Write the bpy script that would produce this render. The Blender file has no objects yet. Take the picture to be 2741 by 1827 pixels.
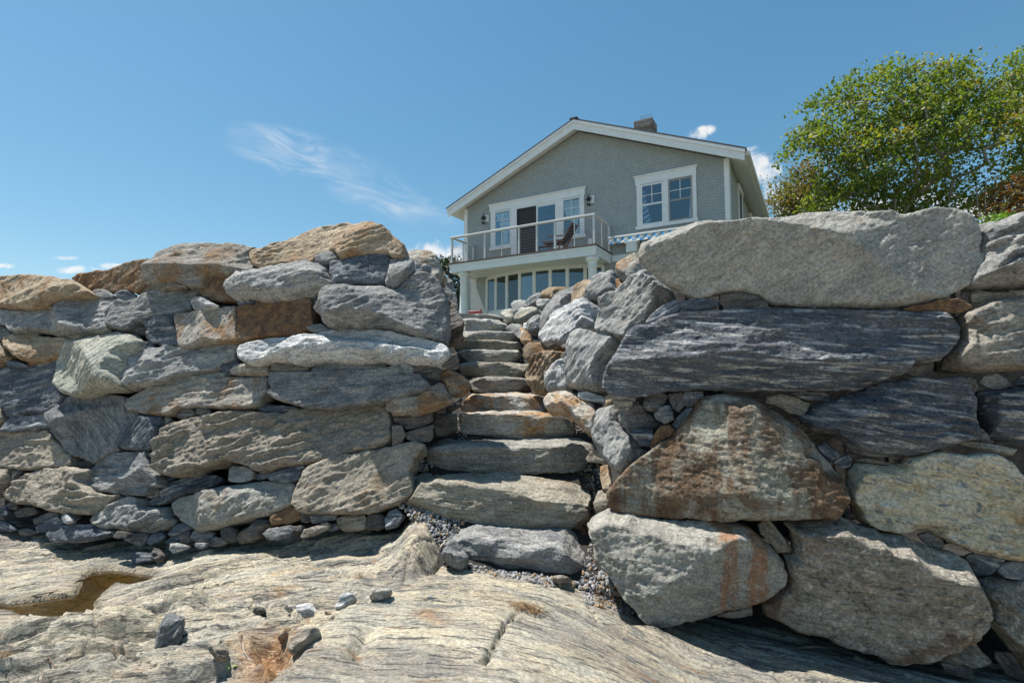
import bpy, bmesh, math, random
import numpy as np
from mathutils import Vector, Matrix
random.seed(7); RNG=np.random.default_rng(11)
SC=bpy.context.scene; COL=SC.collection
# ---------------------------------------------------------------- camera (photo: 2741 x 1827)
F=1416.; CX,CY=1370.5,913.5; PIT=math.atan(103/F); CAM=np.array([0,0,1.5])
FW=np.array([0,math.cos(PIT),math.sin(PIT)]); UP=np.array([0,-math.sin(PIT),math.cos(PIT)]); RT=np.array([1.,0,0])
def ray(x,y): return FW+(x-CX)/F*RT+(CY-y)/F*UP
def at(x,y,d): return CAM+d*ray(x,y)
cd=bpy.data.cameras.new('camera'); co=bpy.data.objects.new('camera',cd); COL.objects.link(co)
cd.sensor_width=36; cd.lens=36*F/2741; cd.clip_end=5000; cd.clip_start=.05
co.location=CAM; co.rotation_euler=(math.pi/2+PIT,0,0); SC.camera=co
# ---------------------------------------------------------------- helpers
def tag(o,label=None,cat=None,group=None,kind=None):
    if label:o['label']=label
    if cat:o['category']=cat
    if group:o['group']=group
    if kind:o['kind']=kind
    return o
def link(name,me,mat=None,parent=None):
    o=bpy.data.objects.new(name,me); COL.objects.link(o)
    if mat: me.materials.append(mat)
    if parent: o.parent=parent
    return o
def empty(name,loc,rz=0):
    o=bpy.data.objects.new(name,None); COL.objects.link(o); o.location=loc; o.rotation_euler=(0,0,rz); return o
def mesh_np(name,V,Fc,smooth=True,attrs=None):
    """V (n,3), Fc (m,4) quads or (m,3) tris"""
    me=bpy.data.meshes.new(name); V=np.asarray(V,np.float32); Fc=np.asarray(Fc,np.int32); m,k=Fc.shape
    me.vertices.add(len(V)); me.vertices.foreach_set('co',V.ravel())
    me.loops.add(m*k); me.loops.foreach_set('vertex_index',Fc.ravel())
    me.polygons.add(m); me.polygons.foreach_set('loop_start',np.arange(0,m*k,k,dtype=np.int32))
    me.polygons.foreach_set('use_smooth',np.full(m,smooth))
    for n,(t,A) in (attrs or {}).items():
        a=me.attributes.new(n,t,'POINT'); a.data.foreach_set('vector' if t=='FLOAT_VECTOR' else 'value',np.asarray(A,np.float32).ravel())
    me.update(calc_edges=True); me.validate(); return me
class MB:
    def __init__(s): s.bm=bmesh.new()
    def box(s,x0,x1,y0,y1,z0,z1,bev=0,M=None):
        r=bmesh.ops.create_cube(s.bm,size=1)['verts']
        for v in r:
            v.co=Vector((x0+(v.co.x+.5)*(x1-x0),y0+(v.co.y+.5)*(y1-y0),z0+(v.co.z+.5)*(z1-z0)))
        if bev:
            es=list({e for v in r for e in v.link_edges}); r=bmesh.ops.bevel(s.bm,geom=es,offset=bev,segments=1,affect='EDGES')['verts']
        if M is not None:
            for v in r: v.co=M@v.co
        return s
    def bar(s,a,b,w,h=None,up=(0,0,1)):
        a=Vector(a);b=Vector(b);d=(b-a);L=d.length;d.normalize();x=d.cross(Vector(up))
        if x.length<1e-4:x=Vector((1,0,0))
        x.normalize();y=x.cross(d);M=Matrix((x,d,y)).transposed().to_4x4();M.translation=a
        h=h or w; s.box(-w/2,w/2,0,L,-h/2,h/2,0,M);return s
    def tube(s,pts,r,n=6):
        pts=[Vector(p) for p in pts]; rs=r if isinstance(r,(list,tuple)) else [r]*len(pts); rings=[]
        for i,p in enumerate(pts):
            d=(pts[min(i+1,len(pts)-1)]-pts[max(i-1,0)]).normalized(); a=d.orthogonal().normalized(); b=d.cross(a)
            if rings:
                pass
            rings.append([s.bm.verts.new(p+(a*math.cos(2*math.pi*k/n)+b*math.sin(2*math.pi*k/n))*rs[i]) for k in range(n)])
        for A,B in zip(rings,rings[1:]):
            k0=min(range(n),key=lambda k:(B[k].co-A[0].co).length)
            for k in range(n): s.bm.faces.new((A[k],A[(k+1)%n],B[(k+1+k0)%n],B[(k+k0)%n])).smooth=True
        s.bm.faces.new(rings[0][::-1]);s.bm.faces.new(rings[-1]);return s
    def lathe(s,prof,c=(0,0,0),n=24):
        c=Vector(c);rings=[[s.bm.verts.new(c+Vector((r*math.cos(2*math.pi*k/n),r*math.sin(2*math.pi*k/n),z))) for k in range(n)] for r,z in prof]
        for A,B in zip(rings,rings[1:]):
            for k in range(n): s.bm.faces.new((A[k],A[(k+1)%n],B[(k+1)%n],B[k])).smooth=True
        s.bm.faces.new(rings[0][::-1]);s.bm.faces.new(rings[-1]);return s
    def prism(s,poly,y0,y1):
        """polygon in x,z extruded along y"""
        A=[s.bm.verts.new((x,y0,z)) for x,z in poly];B=[s.bm.verts.new((x,y1,z)) for x,z in poly];n=len(poly)
        s.bm.faces.new(A);s.bm.faces.new(B[::-1])
        for k in range(n): s.bm.faces.new((A[k],B[k],B[(k+1)%n],A[(k+1)%n]))
        return s
    def prism_z(s,poly,z0,z1):
        A=[s.bm.verts.new((x,y,z0)) for x,y in poly];B=[s.bm.verts.new((x,y,z1)) for x,y in poly];n=len(poly)
        s.bm.faces.new(A[::-1]);s.bm.faces.new(B)
        for k in range(n): s.bm.faces.new((A[k],A[(k+1)%n],B[(k+1)%n],B[k]))
        return s
    def build(s,name,mat,parent=None,off=(0,0,0)):
        bmesh.ops.recalc_face_normals(s.bm,faces=s.bm.faces)
        if any(off): bmesh.ops.translate(s.bm,verts=s.bm.verts,vec=off)
        me=bpy.data.meshes.new(name); s.bm.to_mesh(me); s.bm.free(); return link(name,me,mat,parent)
# ---------------------------------------------------------------- numpy noise
_RT=RNG.random(1<<16).astype(np.float32)
def vnoise(p):
    i=np.floor(p).astype(np.int64);f=(p-i).astype(np.float32);f=f*f*f*(f*(f*6-15)+10);r=0
    for dx in (0,1):
        wx=f[:,0] if dx else 1-f[:,0]; hx=(i[:,0]+dx)*73856093
        for dy in (0,1):
            wy=f[:,1] if dy else 1-f[:,1]; hy=hx^((i[:,1]+dy)*19349663)
            for dz in (0,1):
                wz=f[:,2] if dz else 1-f[:,2]; h=hy^((i[:,2]+dz)*83492791); h=(h^(h>>13))*1274126177; h=(h^(h>>16))&65535
                r=r+wx*wy*wz*_RT[h]
    return r*2-1
def fbm(p,oc=4,g=.5):
    a=1.;r=0;t=0
    p=np.asarray(p,float)
    for k in range(oc): r=r+a*vnoise(p+k*17.3);t+=a;a*=g;p=p*2.03
    return r/t
def c3(x,y,z=0): return np.stack([x,y,np.zeros_like(x)+z],1)
def sst(a,b,x): t=np.clip((x-a)/(b-a),0,1);return t*t*(3-2*t)
def poly_sdf(q,poly):
    """signed distance (inside positive) and nearest point"""
    A=np.asarray(poly,float);B=np.roll(A,-1,0);best=np.full(len(q),1e9);near=np.zeros_like(q);ins=np.zeros(len(q),bool)
    for a,b in zip(A,B):
        e=b-a;t=np.clip(((q-a)@e)/(e@e+1e-12),0,1);n=a+t[:,None]*e;d=((q-n)**2).sum(1);m=d<best;best[m]=d[m];near[m]=n[m]
        c=((a[1]>q[:,1])!=(b[1]>q[:,1]))
        if abs(b[1]-a[1])>1e-12: ins^=c&(q[:,0]<(b[0]-a[0])*(q[:,1]-a[1])/(b[1]-a[1])+a[0])
    d=np.sqrt(best);return np.where(ins,d,-d),near
def line_dist(q,pts):
    best=np.full(len(q),1e9)
    for a,b in zip(pts[:-1],pts[1:]):
        a=np.asarray(a);b=np.asarray(b);e=b-a;t=np.clip(((q-a)@e)/(e@e+1e-12),0,1);best=np.minimum(best,((q-a-t[:,None]*e)**2).sum(1))
    return np.sqrt(best)
# ---------------------------------------------------------------- materials
class NT:
    def __init__(s,name):
        s.m=bpy.data.materials.new(name);s.m.use_nodes=True;s.t=s.m.node_tree;s.t.nodes.clear();s.out=s.n('ShaderNodeOutputMaterial')
    def n(s,t,ins=None,**kw):
        x=s.t.nodes.new(t)
        for k,v in kw.items(): setattr(x,k,v)
        for k,v in (ins or {}).items():
            if isinstance(v,bpy.types.NodeSocket): s.t.links.new(v,x.inputs[k])
            else: x.inputs[k].default_value=v
        return x
    def math(s,op,a,b=0,clamp=False): return s.n('ShaderNodeMath',{0:a,1:b},operation=op,use_clamp=clamp).outputs[0]
    def mix(s,f,a,b,bt='MIX'):
        x=s.n('ShaderNodeMix',data_type='RGBA',blend_type=bt)
        for k,v in ((0,f),(6,a),(7,b)):
            if isinstance(v,bpy.types.NodeSocket): s.t.links.new(v,x.inputs[k])
            else: x.inputs[k].default_value=v if k==0 else ((*v,1) if len(v)==3 else v)
        return x.outputs[2]
    def ramp(s,v,a,b,lo=0.,hi=1.):
        return s.n('ShaderNodeMapRange',{0:v,1:a,2:b,3:lo,4:hi},interpolation_type='SMOOTHSTEP').outputs[0]
    def noise(s,vec,scale,detail=6,rough=.6,dist=0):
        return s.n('ShaderNodeTexNoise',{'Vector':vec,'Scale':scale,'Detail':detail,'Roughness':rough,'Distortion':dist}).outputs[0]
    def scale(s,vec,v): return s.n('ShaderNodeVectorMath',{0:vec,1:v},operation='MULTIPLY').outputs[0]
    def attr(s,nm,o=1): return s.n('ShaderNodeAttribute',attribute_name=nm).outputs[o]
    def obj(s): return s.n('ShaderNodeTexCoord').outputs['Object']
    def bsdf(s,col,rough=.8,bump=None,bs=.5,bd=.01,**kw):
        b=s.n('ShaderNodeBsdfPrincipled')
        for k,v in {'Base Color':col if isinstance(col,bpy.types.NodeSocket) else (*col,1),'Roughness':rough,**kw}.items():
            if isinstance(v,bpy.types.NodeSocket): s.t.links.new(v,b.inputs[k])
            else: b.inputs[k].default_value=v
        if bump is not None:
            bp=s.n('ShaderNodeBump',{'Strength':bs,'Distance':bd,'Height':bump}); s.t.links.new(bp.outputs[0],b.inputs['Normal'])
        s.t.links.new(b.outputs[0],s.out.inputs[0]);return s.m
def rock_mat(name,c1,c2,cs,streak=.6,thr=.55,rust=0.,rustc=(.33,.15,.045),rustd=(.13,.05,.03),speck=0.,specc=(.6,.58,.52),dark=.5,vein=0.,sx=2.5,sy=26,drip=0.,dripc=(.15,.05,.016),dripx=None):
    N=NT(name);f=N.attr('fco');rnd=N.n('ShaderNodeObjectInfo').outputs['Random']
    n1=N.noise(N.scale(f,(sx,sy,9)),1,9,.66,.35)
    n2=N.noise(N.scale(f,(2.2,4.4,3.)),1,11,.68,.6)
    n3=N.noise(f,48,5,.72)
    n4=N.noise(N.scale(f,(4,46,20)),1,6,.66,.2)
    n8=N.noise(N.scale(f,(5,11,7)),1,9,.72,.8)
    cr=N.math('ABSOLUTE',N.math('SUBTRACT',n8,.5))
    col=N.mix(N.ramp(n2,.38,.62),c1,c2)
    col=N.mix(N.math('MULTIPLY',N.ramp(n1,thr-.03,thr+.07),streak,True),col,cs)
    col=N.mix(N.math('MULTIPLY',N.ramp(n4,.49,.38),dark,True),col,tuple(x*.30 for x in c1))
    if speck:
        n6=N.noise(f,15,7,.74,.5)
        col=N.mix(N.math('MULTIPLY',N.ramp(n6,.54,.61),speck,True),col,specc)
        col=N.mix(N.math('MULTIPLY',N.ramp(n6,.45,.38),speck,True),col,tuple(x*.3 for x in c1))
    if rust:
        n5=N.noise(f,2.1,10,.7,.6);n7=N.noise(f,9,8,.74)
        rc=N.mix(N.ramp(n7,.4,.62),rustc,rustd)
        a=.66-.42*rust
        col=N.mix(N.math('MULTIPLY',N.math('MULTIPLY',N.ramp(n5,a,a+.16),N.ramp(n7,.2,.42)),.9),col,rc)
    if drip:
        w=N.obj(); nd=N.noise(N.scale(w,(5.5,5.5,.5)),1,5,.6,.2);nb=N.noise(w,14,6,.7)
        if dripx is not None: drip=N.math('MULTIPLY',N.ramp(N.n('ShaderNodeSeparateXYZ',{0:w}).outputs[0],dripx,dripx+.08),drip)
        col=N.mix(N.math('MULTIPLY',N.math('MULTIPLY',N.ramp(nd,.47,.58),N.ramp(nb,.25,.5)),drip,True),col,dripc)
    if vein:
        vm=N.ramp(N.noise(N.scale(f,(8,17,10)),1,10,.76,1.4),.54,.62);col=N.mix(N.math('MULTIPLY',vm,vein),col,(.13,.155,.19))
        vm=N.ramp(N.noise(N.scale(f,(3,6,4)),1,9,.7,.9),.56,.66);col=N.mix(N.math('MULTIPLY',vm,vein*.6),col,(.36,.24,.10))
    # dark hairline cracks and pale bruises
    col=N.mix(N.math('MULTIPLY',N.ramp(cr,.018,.004),.55,True),col,tuple(x*.25 for x in c1))
    col=N.mix(N.math('MULTIPLY',N.ramp(n3,.60,.70),.35),col,cs)
    g=N.math('ADD',N.ramp(n3,.28,.72,.05,.78),N.ramp(rnd,0,1,.50,.74))
    col=N.mix(1.,col,N.n('ShaderNodeCombineColor',{0:g,1:g,2:g}).outputs[0],'MULTIPLY')
    h=N.math('ADD',N.math('ADD',N.math('MULTIPLY',n1,.45),N.math('MULTIPLY',n8,1.7)),N.math('ADD',N.math('MULTIPLY',n3,.55),N.math('MULTIPLY',n4,.35)))
    return N.bsdf(col,.82,h,.85,.035,**{'Specular IOR Level':.28})
M={}
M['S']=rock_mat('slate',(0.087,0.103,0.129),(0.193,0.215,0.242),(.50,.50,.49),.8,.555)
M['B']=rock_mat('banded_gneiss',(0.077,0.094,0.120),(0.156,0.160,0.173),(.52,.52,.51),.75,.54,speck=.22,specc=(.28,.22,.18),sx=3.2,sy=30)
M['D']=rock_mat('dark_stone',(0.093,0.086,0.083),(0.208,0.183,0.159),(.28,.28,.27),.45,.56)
M['G']=rock_mat('grey_stone',(0.213,0.220,0.223),(0.400,0.393,0.375),(.46,.45,.42),.55,.56)
M['Y']=rock_mat('dark_grey_stone',(0.144,0.152,0.161),(0.312,0.306,0.295),(.40,.40,.39),.5,.56,speck=.3,specc=(.4,.4,.38))
M['P']=rock_mat('pale_granite',(.335,.325,.295),(.46,.445,.40),(.50,.48,.43),.25,.6,rust=.27,rustc=(.36,.24,.14),rustd=(.26,.19,.145),dark=.2,sx=6,sy=9)
M['W']=rock_mat('white_stone',(.36,.38,.40),(.60,.60,.59),(.74,.73,.70),.6,.52,rust=.12,rustc=(.36,.25,.14),dark=.55)
M['T']=rock_mat('tan_stone',(0.329,0.247,0.162),(0.439,0.356,0.254),(.42,.38,.30),.45,.55,rust=.45,rustc=(.31,.17,.075),rustd=(.17,.095,.06))
M['N']=rock_mat('olive_stone',(0.259,0.232,0.189),(0.375,0.329,0.264),(.40,.38,.34),.4,.56,rust=.22,rustc=(.25,.17,.09),rustd=(.15,.10,.06))
M['R']=rock_mat('rust_stone',(.24,.17,.11),(.30,.24,.17),(.36,.30,.22),.35,.58,rust=.72,rustc=(.28,.15,.065),rustd=(.13,.068,.042))
M['H']=rock_mat('stained_grey_stone',(0.275,0.266,0.244),(0.388,0.354,0.299),(.46,.45,.41),.5,.56,rust=.40,rustc=(.32,.18,.075),rustd=(.2,.12,.07))
M['O']=rock_mat('orange_white_stone',(.40,.39,.36),(.52,.50,.45),(.6,.58,.52),.4,.56,rust=.54,rustc=(.46,.24,.07),rustd=(.22,.11,.045))
M['E']=rock_mat('pale_green_stone',(0.361,0.374,0.321),(0.525,0.506,0.424),(.55,.54,.47),.4,.56,rust=.25,rustc=(.40,.30,.18),rustd=(.28,.19,.11))
M['C']=rock_mat('cream_stone',(.54,.45,.29),(.60,.54,.42),(.50,.51,.50),.5,.55,rust=.2,rustc=(.38,.22,.09),vein=1.,speck=.35,specc=(.62,.60,.55),dark=.3,sx=4,sy=9)
M['K']=rock_mat('speckled_brown_stone',(.225,.20,.165),(.335,.305,.255),(.42,.39,.35),.3,.6,rust=.35,rustc=(.21,.12,.065),rustd=(.12,.07,.05),speck=.85,specc=(.50,.46,.40),sx=6,sy=8)
M['X']=rock_mat('rust_stained_slab',(0.285,0.263,0.205),(0.404,0.381,0.305),(.40,.42,.40),.5,.54,rust=.56,rustc=(.185,.105,.052),rustd=(.085,.047,.03),speck=.4,specc=(.42,.42,.38),drip=.7,dripc=(.115,.052,.024))
M['Z']=rock_mat('dripped_granite',(.31,.295,.26),(.40,.38,.33),(.46,.44,.40),.3,.58,rust=.06,rustc=(.34,.2,.09),rustd=(.24,.16,.09),speck=.35,specc=(.47,.46,.43),drip=.75,dripx=.16,dripc=(.33,.14,.05),dark=.3,sx=3,sy=14)
def plain(name,c,rough=.6,var=.15,sc=8,bs=.2,bd=.004,**kw):
    N=NT(name);o=N.obj();n=N.noise(o,sc,6,.65);g=N.ramp(n,.3,.7,1-var,1+var)
    col=N.mix(1.,(*c,1),N.n('ShaderNodeCombineColor',{0:g,1:g,2:g}).outputs[0],'MULTIPLY')
    return N.bsdf(col,rough,n,bs,bd,**kw)
# ---------------------------------------------------------------- traced stones
REG={'1':(0,560),'2':(600,560),'3':(0,960),'4':(600,960),'5':(1100,660),'6':(1100,1060),'7':(1600,540),'8':(2041,540),'9':(1500,960),'A':(2041,960),'B':(1500,1360),'C':(2041,1360),'D':(0,1360),'E':(600,1360),'F':(1000,1360),'0':(0,0)}
K=700/2350.
def px(reg,s):
    ox,oy=REG[reg];k=1. if reg=='0' else K
    return np.array([(ox+k*float(a),oy+k*float(b)) for a,b in (t.split(',') for t in s.split())])
def unit(v): v=np.array(v,float);return v/np.linalg.norm(v)
PL={'L':(np.array([-.75,4.75,0]),unit((-.278,-.96,.2))),'R':(np.array([.75,4.15,0]),unit((-.26,-.966,.05)))}
def hit_plane(p,P0,n): 
    r=ray(p[0],p[1]);t=((P0-CAM)@n)/(r@n);return CAM+t*r
def rock(name,label,cat,group,sty,pts,P0,n,ang=0.,H=None,rough=1.,fac=1.,parent=None,grow=.6):
    """one solid stone: outline lies in the plane (P0,n); bulges along n, closed behind"""
    seed=abs(hash(label))%9973 if False else sum(ord(c)*(i+3) for i,c in enumerate(label))%99991
    rg=np.random.default_rng(seed);n=unit(n)
    c0=pts.mean(0)
    if grow:
        d=pts-c0;pts=pts+d/(np.linalg.norm(d,axis=1)[:,None]+1e-6)*grow
    W=np.array([hit_plane(p,P0,n) for p in pts]);c=W.mean(0)
    e1=unit(np.cross((0,0,1),n));e1=e1 if e1[0]>0 else -e1;e2=np.cross(n,e1);e2=e2 if e2[2]>0 else -e2
    q=np.stack([(W-c)@e1,(W-c)@e2],1)
    dist=(c-CAM)@FW;sp=max(.0055,.0024*dist);lo=q.min(0)-2*sp;hi=q.max(0)+2*sp
    nx=int((hi[0]-lo[0])/sp)+2;ny=int((hi[1]-lo[1])/sp)+2
    gx,gy=np.meshgrid(lo[0]+sp*np.arange(nx),lo[1]+sp*np.arange(ny),indexing='ij');p=np.stack([gx.ravel(),gy.ravel()],1)
    size=math.sqrt(max(1e-4,(hi[0]-lo[0])*(hi[1]-lo[1])));off=rg.random(3)*50
    j=min(.03*size,.02)
    pw=p+j*np.stack([fbm(c3(*(p.T*(6/size+4)),off[0]),4,.62),fbm(c3(*(p.T*(6/size+4)),off[1]),4,.62)],1)
    sd,near=poly_sdf(pw,q);ins=sd>0;ins2=ins.reshape(nx,ny)
    cell=ins2[:-1,:-1]|ins2[1:,:-1]|ins2[:-1,1:]|ins2[1:,1:]
    idx=np.arange(nx*ny).reshape(nx,ny);ii,jj=np.nonzero(cell)
    Q=np.stack([idx[ii,jj],idx[ii+1,jj],idx[ii+1,jj+1],idx[ii,jj+1]],1)
    used=np.unique(Q);rm=np.full(nx*ny,-1);rm[used]=np.arange(len(used));Q=rm[Q]
    sd=sd[used];near=near[used];pw=pw[used];p=p[used];out=sd<=0
    p[out]+=(near-pw)[out];r=np.clip(sd,0,None);inr=max(r.max(),sp)
    Rr=float(np.clip(.36*inr,.010,.085));t=np.clip(r/Rr,0,1);prof=t
    Hh=(1.15*H if H is not None else float(np.clip((.55 if size<.3 else .75)*inr,.014,.19)))
    ext=np.abs(p).max(0)+1e-6
    f1=np.array([math.cos(ang),math.sin(ang)]);f2=np.array([-math.sin(ang),math.cos(ang)])
    a1=p@f1;a2=p@f2
    # broken facets: lower envelope of planes touching an uneven dome
    nk=int(rg.integers(5,8)+9*min(1,size));ki=rg.integers(0,len(p),nk);pk=p[ki];tw=rg.uniform(.75,1.25,2);Fh=np.full(len(p),9.)
    for k in range(nk):
        u_=pk[k]/ext;Dk=Hh*(1.1-.30*tw[0]*u_[0]**2-.38*tw[1]*u_[1]**2)+Hh*.12*rg.normal()
        g_=-2*np.array([.30,.38])*Hh*tw*u_/ext*fac+rg.normal(size=2)*np.array([.20,.32])*(1.25 if size<.3 else 1.)
        Fh=np.minimum(Fh,Dk+(p-pk[k])@g_)
    big=fbm(np.stack([p[:,0]*2.2/size,p[:,1]*2.2/size,np.zeros(len(p))+off[2]],1),3)
    Fh=np.maximum(Fh+.12*Hh*big,.10*Hh)
    bev=1.5+3.0*sst(-.3,.25,fbm(c3(p[:,0]*2.5/size,p[:,1]*2.5/size,off[1]+3),3))   # arrises: some steep, some worn
    E_=.12*Rr+bev*r*(1+.25*fbm(c3(p[:,0]*14,p[:,1]*14,off[2]),3));kk=.07*Hh;w_=np.clip(.5+.5*(Fh-E_)/kk,0,1);h=Fh*(1-w_)+E_*w_-kk*w_*(1-w_)
    # splitting along the bedding, broken ledges, crumbs
    wob=.11*fbm(c3(a1*2.2,a2*2.2,off[0]),4)
    led=(a2+wob+.35*h)/(.05+.08*rg.random()+.03*fbm(c3(a1*.7,a2*.7,off[1]),2));fr=led-np.floor(led);led=(sst(0,.8,fr)-sst(.84,1.,fr))*sst(-.02,.32,fbm(c3(a1*2.6+off[1],a2*5),4))*(.25 if sty in 'PKXZC' else 1.)
    rid=lambda x,o=4,g=.55:1-2.2*np.abs(fbm(x,o,g))
    det=.011*rid(c3(a1*4.5,a2*7,off[1]),5,.58)+.007*rid(c3(a1*8,a2*24,off[0]),4,.6)+.005*rid(c3(p[:,0]*15,p[:,1]*15,off[0]),4,.6)*sst(-.2,.3,big)+.019*max(.55,rough)*(led-.4)+.006*fbm(c3(p[:,0]*38,p[:,1]*38,off[1]),3,.7)
    h=h+det*rough*np.clip(r/.022,.1,1)*min(1,.30+size*1.2)
    h[out]=0
    thick=float(np.clip(.55*min(hi-lo),.05,.42));hb=-thick*np.sqrt(1-(1-np.clip(r/(.75*inr),0,1))**2)
    Vf=np.outer(p[:,0],e1)+np.outer(p[:,1],e2)+np.outer(h,n);inn=np.nonzero(~out)[0];bm_=np.arange(len(p));bm_[inn]=len(p)+np.arange(len(inn))
    Vb=(np.outer(p[:,0],e1)+np.outer(p[:,1],e2)+np.outer(hb,n))[inn];V=np.concatenate([Vf,Vb])
    okb=~out[Q].all(1);Qb=bm_[Q[okb]][:,::-1]
    # orient the front towards +n
    if np.cross(e1,e2)@n<0: Q=Q[:,::-1];Qb=Qb[:,::-1]
    z=np.concatenate([h,hb[inn]])
    fco=np.stack([np.concatenate([a1,a1[inn]])+off[0],np.concatenate([a2,a2[inn]])+off[1],z+off[2]],1)
    me=mesh_np(name,V,np.concatenate([Q,Qb]),True,{'fco':('FLOAT_VECTOR',fco)})
    o=link(name,me,M[sty],parent);o.location=c
    if label: tag(o,label,cat,group)
    return o
def tilted(n,lean,yaw):
    n=unit(n);ax=unit(np.cross((0,0,1),n))
    R1=np.array(Matrix.Rotation(-lean,3,Vector(ax)));n=R1@n           # lean>0: face looks further up
    return np.array(Matrix.Rotation(yaw,3,'Z'))@n
def add(reg,sty,lean,angd,label,s,pl=None,d=None,n=None,H=None,rough=1.,fac=1.,proud=0.,grow=.6,name=None,group=None,yaw=None):
    pts=px(reg,s);c=pts.mean(0);rg=np.random.default_rng(sum(map(ord,label)))
    if yaw is None: yaw=float(rg.uniform(-.18,.18))
    if pl:
        P0,nb=PL[pl];P=hit_plane(c,P0,nb)+nb*(proud+rg.uniform(-.02,.03));nn=tilted(nb,lean,yaw)
    else:
        P=at(c[0],c[1],d);nn=tilted(n if n is not None else (-.5,-.8,.3),lean,yaw)
    dd=(P-CAM)@FW;A=pts[:,0].ptp() if hasattr(pts[:,0],'ptp') else np.ptp(pts[:,0]);Bh=np.ptp(pts[:,1]);sz=math.sqrt(A*Bh)*dd/F
    nm=name or ('boulder' if sz>.62 else 'wall_stone' if sz>.2 else 'chink_stone')
    cat='boulder' if nm in('boulder','capstone') else 'stone'
    g=group or {'L':'stones of the left wall','R':'stones of the right wall',None:'stones lining the stairway'}[pl]
    return rock(nm,label,cat,g,sty,pts,P,nn,math.radians(angd),H,rough,fac,None,grow)
L=lambda reg,sty,lean,ang,label,s,**k: add(reg,sty,lean,ang,label,s,pl='L',**k)
Rw=lambda reg,sty,lean,ang,label,s,**k: add(reg,sty,lean,ang,label,s,pl='R',**k)
def Sd(reg,sty,d,lean,ang,label,s,**k): return add(reg,sty,lean,ang,label,s,d=d,**k)
# ---- left wall, caps
L('1','T',.12,8,'brown capstone at the far left end of the left wall','-150,640 0,605 90,600 250,588 345,590 460,608 560,630 650,640 720,680 800,740 760,765 620,790 500,815 455,850 455,865 370,885 250,905 130,905 0,890 -150,880',name='capstone',proud=.05)
L('1','R',-.1,20,'rust brown slanting capstone, second from the left on the left wall','650,625 710,575 800,572 880,545 960,550 1060,510 1180,465 1260,448 1340,442 1400,460 1425,480 1390,540 1350,610 1300,680 1260,720 1230,755 1150,735 1040,750 940,745 840,725 830,755 780,720 700,670',name='capstone')
L('1','H',.22,8,'rounded brownish grey capstone left of the longest brown capstone','1310,675 1340,600 1370,545 1430,480 1470,420 1560,370 1680,330 1800,310 2000,315 2120,310 2200,325 2240,340 2300,345 2240,400 2245,460 2275,520 2265,575 2200,585 2120,600 1990,585 1900,590 1860,625 1820,680 1700,690 1600,655 1530,660 1400,665',name='capstone',H=.2)
L('2','T',.25,12,'longest brown capstone, highest stone of the left wall','230,400 260,365 380,345 430,315 560,285 680,245 790,195 860,170 1000,150 1140,125 1180,140 1250,115 1330,112 1410,150 1480,190 1520,240 1580,290 1625,330 1620,380 1590,430 1490,430 1480,400 1400,410 1330,420 1220,440 1050,450 1000,395 930,390 850,415 815,455 800,505 700,515 620,500 480,500 410,520 320,520 260,500 230,450',name='capstone',H=.18,yaw=.0)
# ---- left wall, course by course
L('1','T',.1,12,'thin tan sliver under the leftmost brown capstone','455,850 490,825 600,795 700,775 765,765 755,805 650,830 540,855 470,865')
L('1','Y',.1,0,'small grey block under the rust brown slanting capstone','845,720 940,720 1030,770 1020,800 940,805 840,805')
L('1','Y',.0,0,'grey-brown chip left of the small grey block below the rust capstone','770,760 830,755 845,800 760,812')
L('1','S',.1,0,'small dark grey stone right of the small grey block below the rust capstone','1030,790 1090,735 1160,730 1240,785 1180,815 1110,830 1050,810')
L('1','N',.2,8,'flat tan stone under the rounded brownish grey capstone','1230,760 1290,690 1420,665 1530,660 1600,665 1690,690 1570,710 1470,735 1370,760 1290,780')
L('1','G',.3,14,'long grey stone with blunt right end below the leftmost brown capstone','50,1040 120,960 230,910 370,885 480,840 600,815 760,805 920,800 1045,805 1030,850 980,920 950,970 945,1010 960,1060 900,1090 780,1090 600,1095 460,1100 340,1085 250,1075 150,1095 80,1090',proud=.05)
L('1','G',.22,12,'long grey stone with white streaks above the dark slate block','950,980 980,930 1020,840 1075,808 1130,830 1190,815 1290,780 1400,755 1570,720 1700,690 1810,690 1800,750 1715,830 1720,880 1730,905 1620,930 1560,950 1400,960 1290,975 1280,1000 1220,1020 1160,1060 1090,1080 1040,1070 960,1045 945,1010',proud=.03)
L('1','W',.2,-10,'small whitish stone at the foot of the rusty block','1710,830 1760,795 1830,790 1890,825 1960,865 1960,880 1880,895 1800,905 1740,890',proud=.04)
L('1','R',.05,0,'rusty block wedged below the rounded brownish grey capstone','1820,690 1870,620 1910,590 1990,582 2080,595 2130,605 2050,640 2025,710 2060,770 2130,800 2130,840 2030,830 1920,820 1830,790 1800,750',rough=1.5)
L('2','G',.32,12,'long light grey stone with pale lower lip below the longest brown capstone','10,720 30,660 100,620 250,580 420,545 600,530 780,500 880,500 945,520 960,600 985,690 930,720 840,725 780,745 680,770 560,790 420,805 330,800 270,785 210,775 130,800 80,795 40,770',proud=.05,H=.16)
L('2','G',.1,0,'small rounded grey stone tucked under the longest brown capstone','810,480 820,430 870,400 940,380 1000,390 1030,440 1020,460 940,495 860,500',proud=.03)
L('2','G',.1,5,'thin grey slip between the longest brown capstone and the long light grey stone','405,520 440,500 520,488 600,490 640,510 600,525 500,540 420,542')
L('2','S',.1,5,'tiny dark flat stone at the left foot of the longest brown capstone','255,545 290,522 380,522 410,540 330,555 265,565')
L('2','S',.12,10,'squarish dark grey banded block near the top of the left wall','950,490 970,470 1100,445 1250,430 1380,395 1450,385 1490,400 1490,460 1475,560 1450,640 1420,685 1330,680 1220,680 1120,690 1050,705 990,700 970,650 955,560',yaw=.1,proud=.05)
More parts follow.
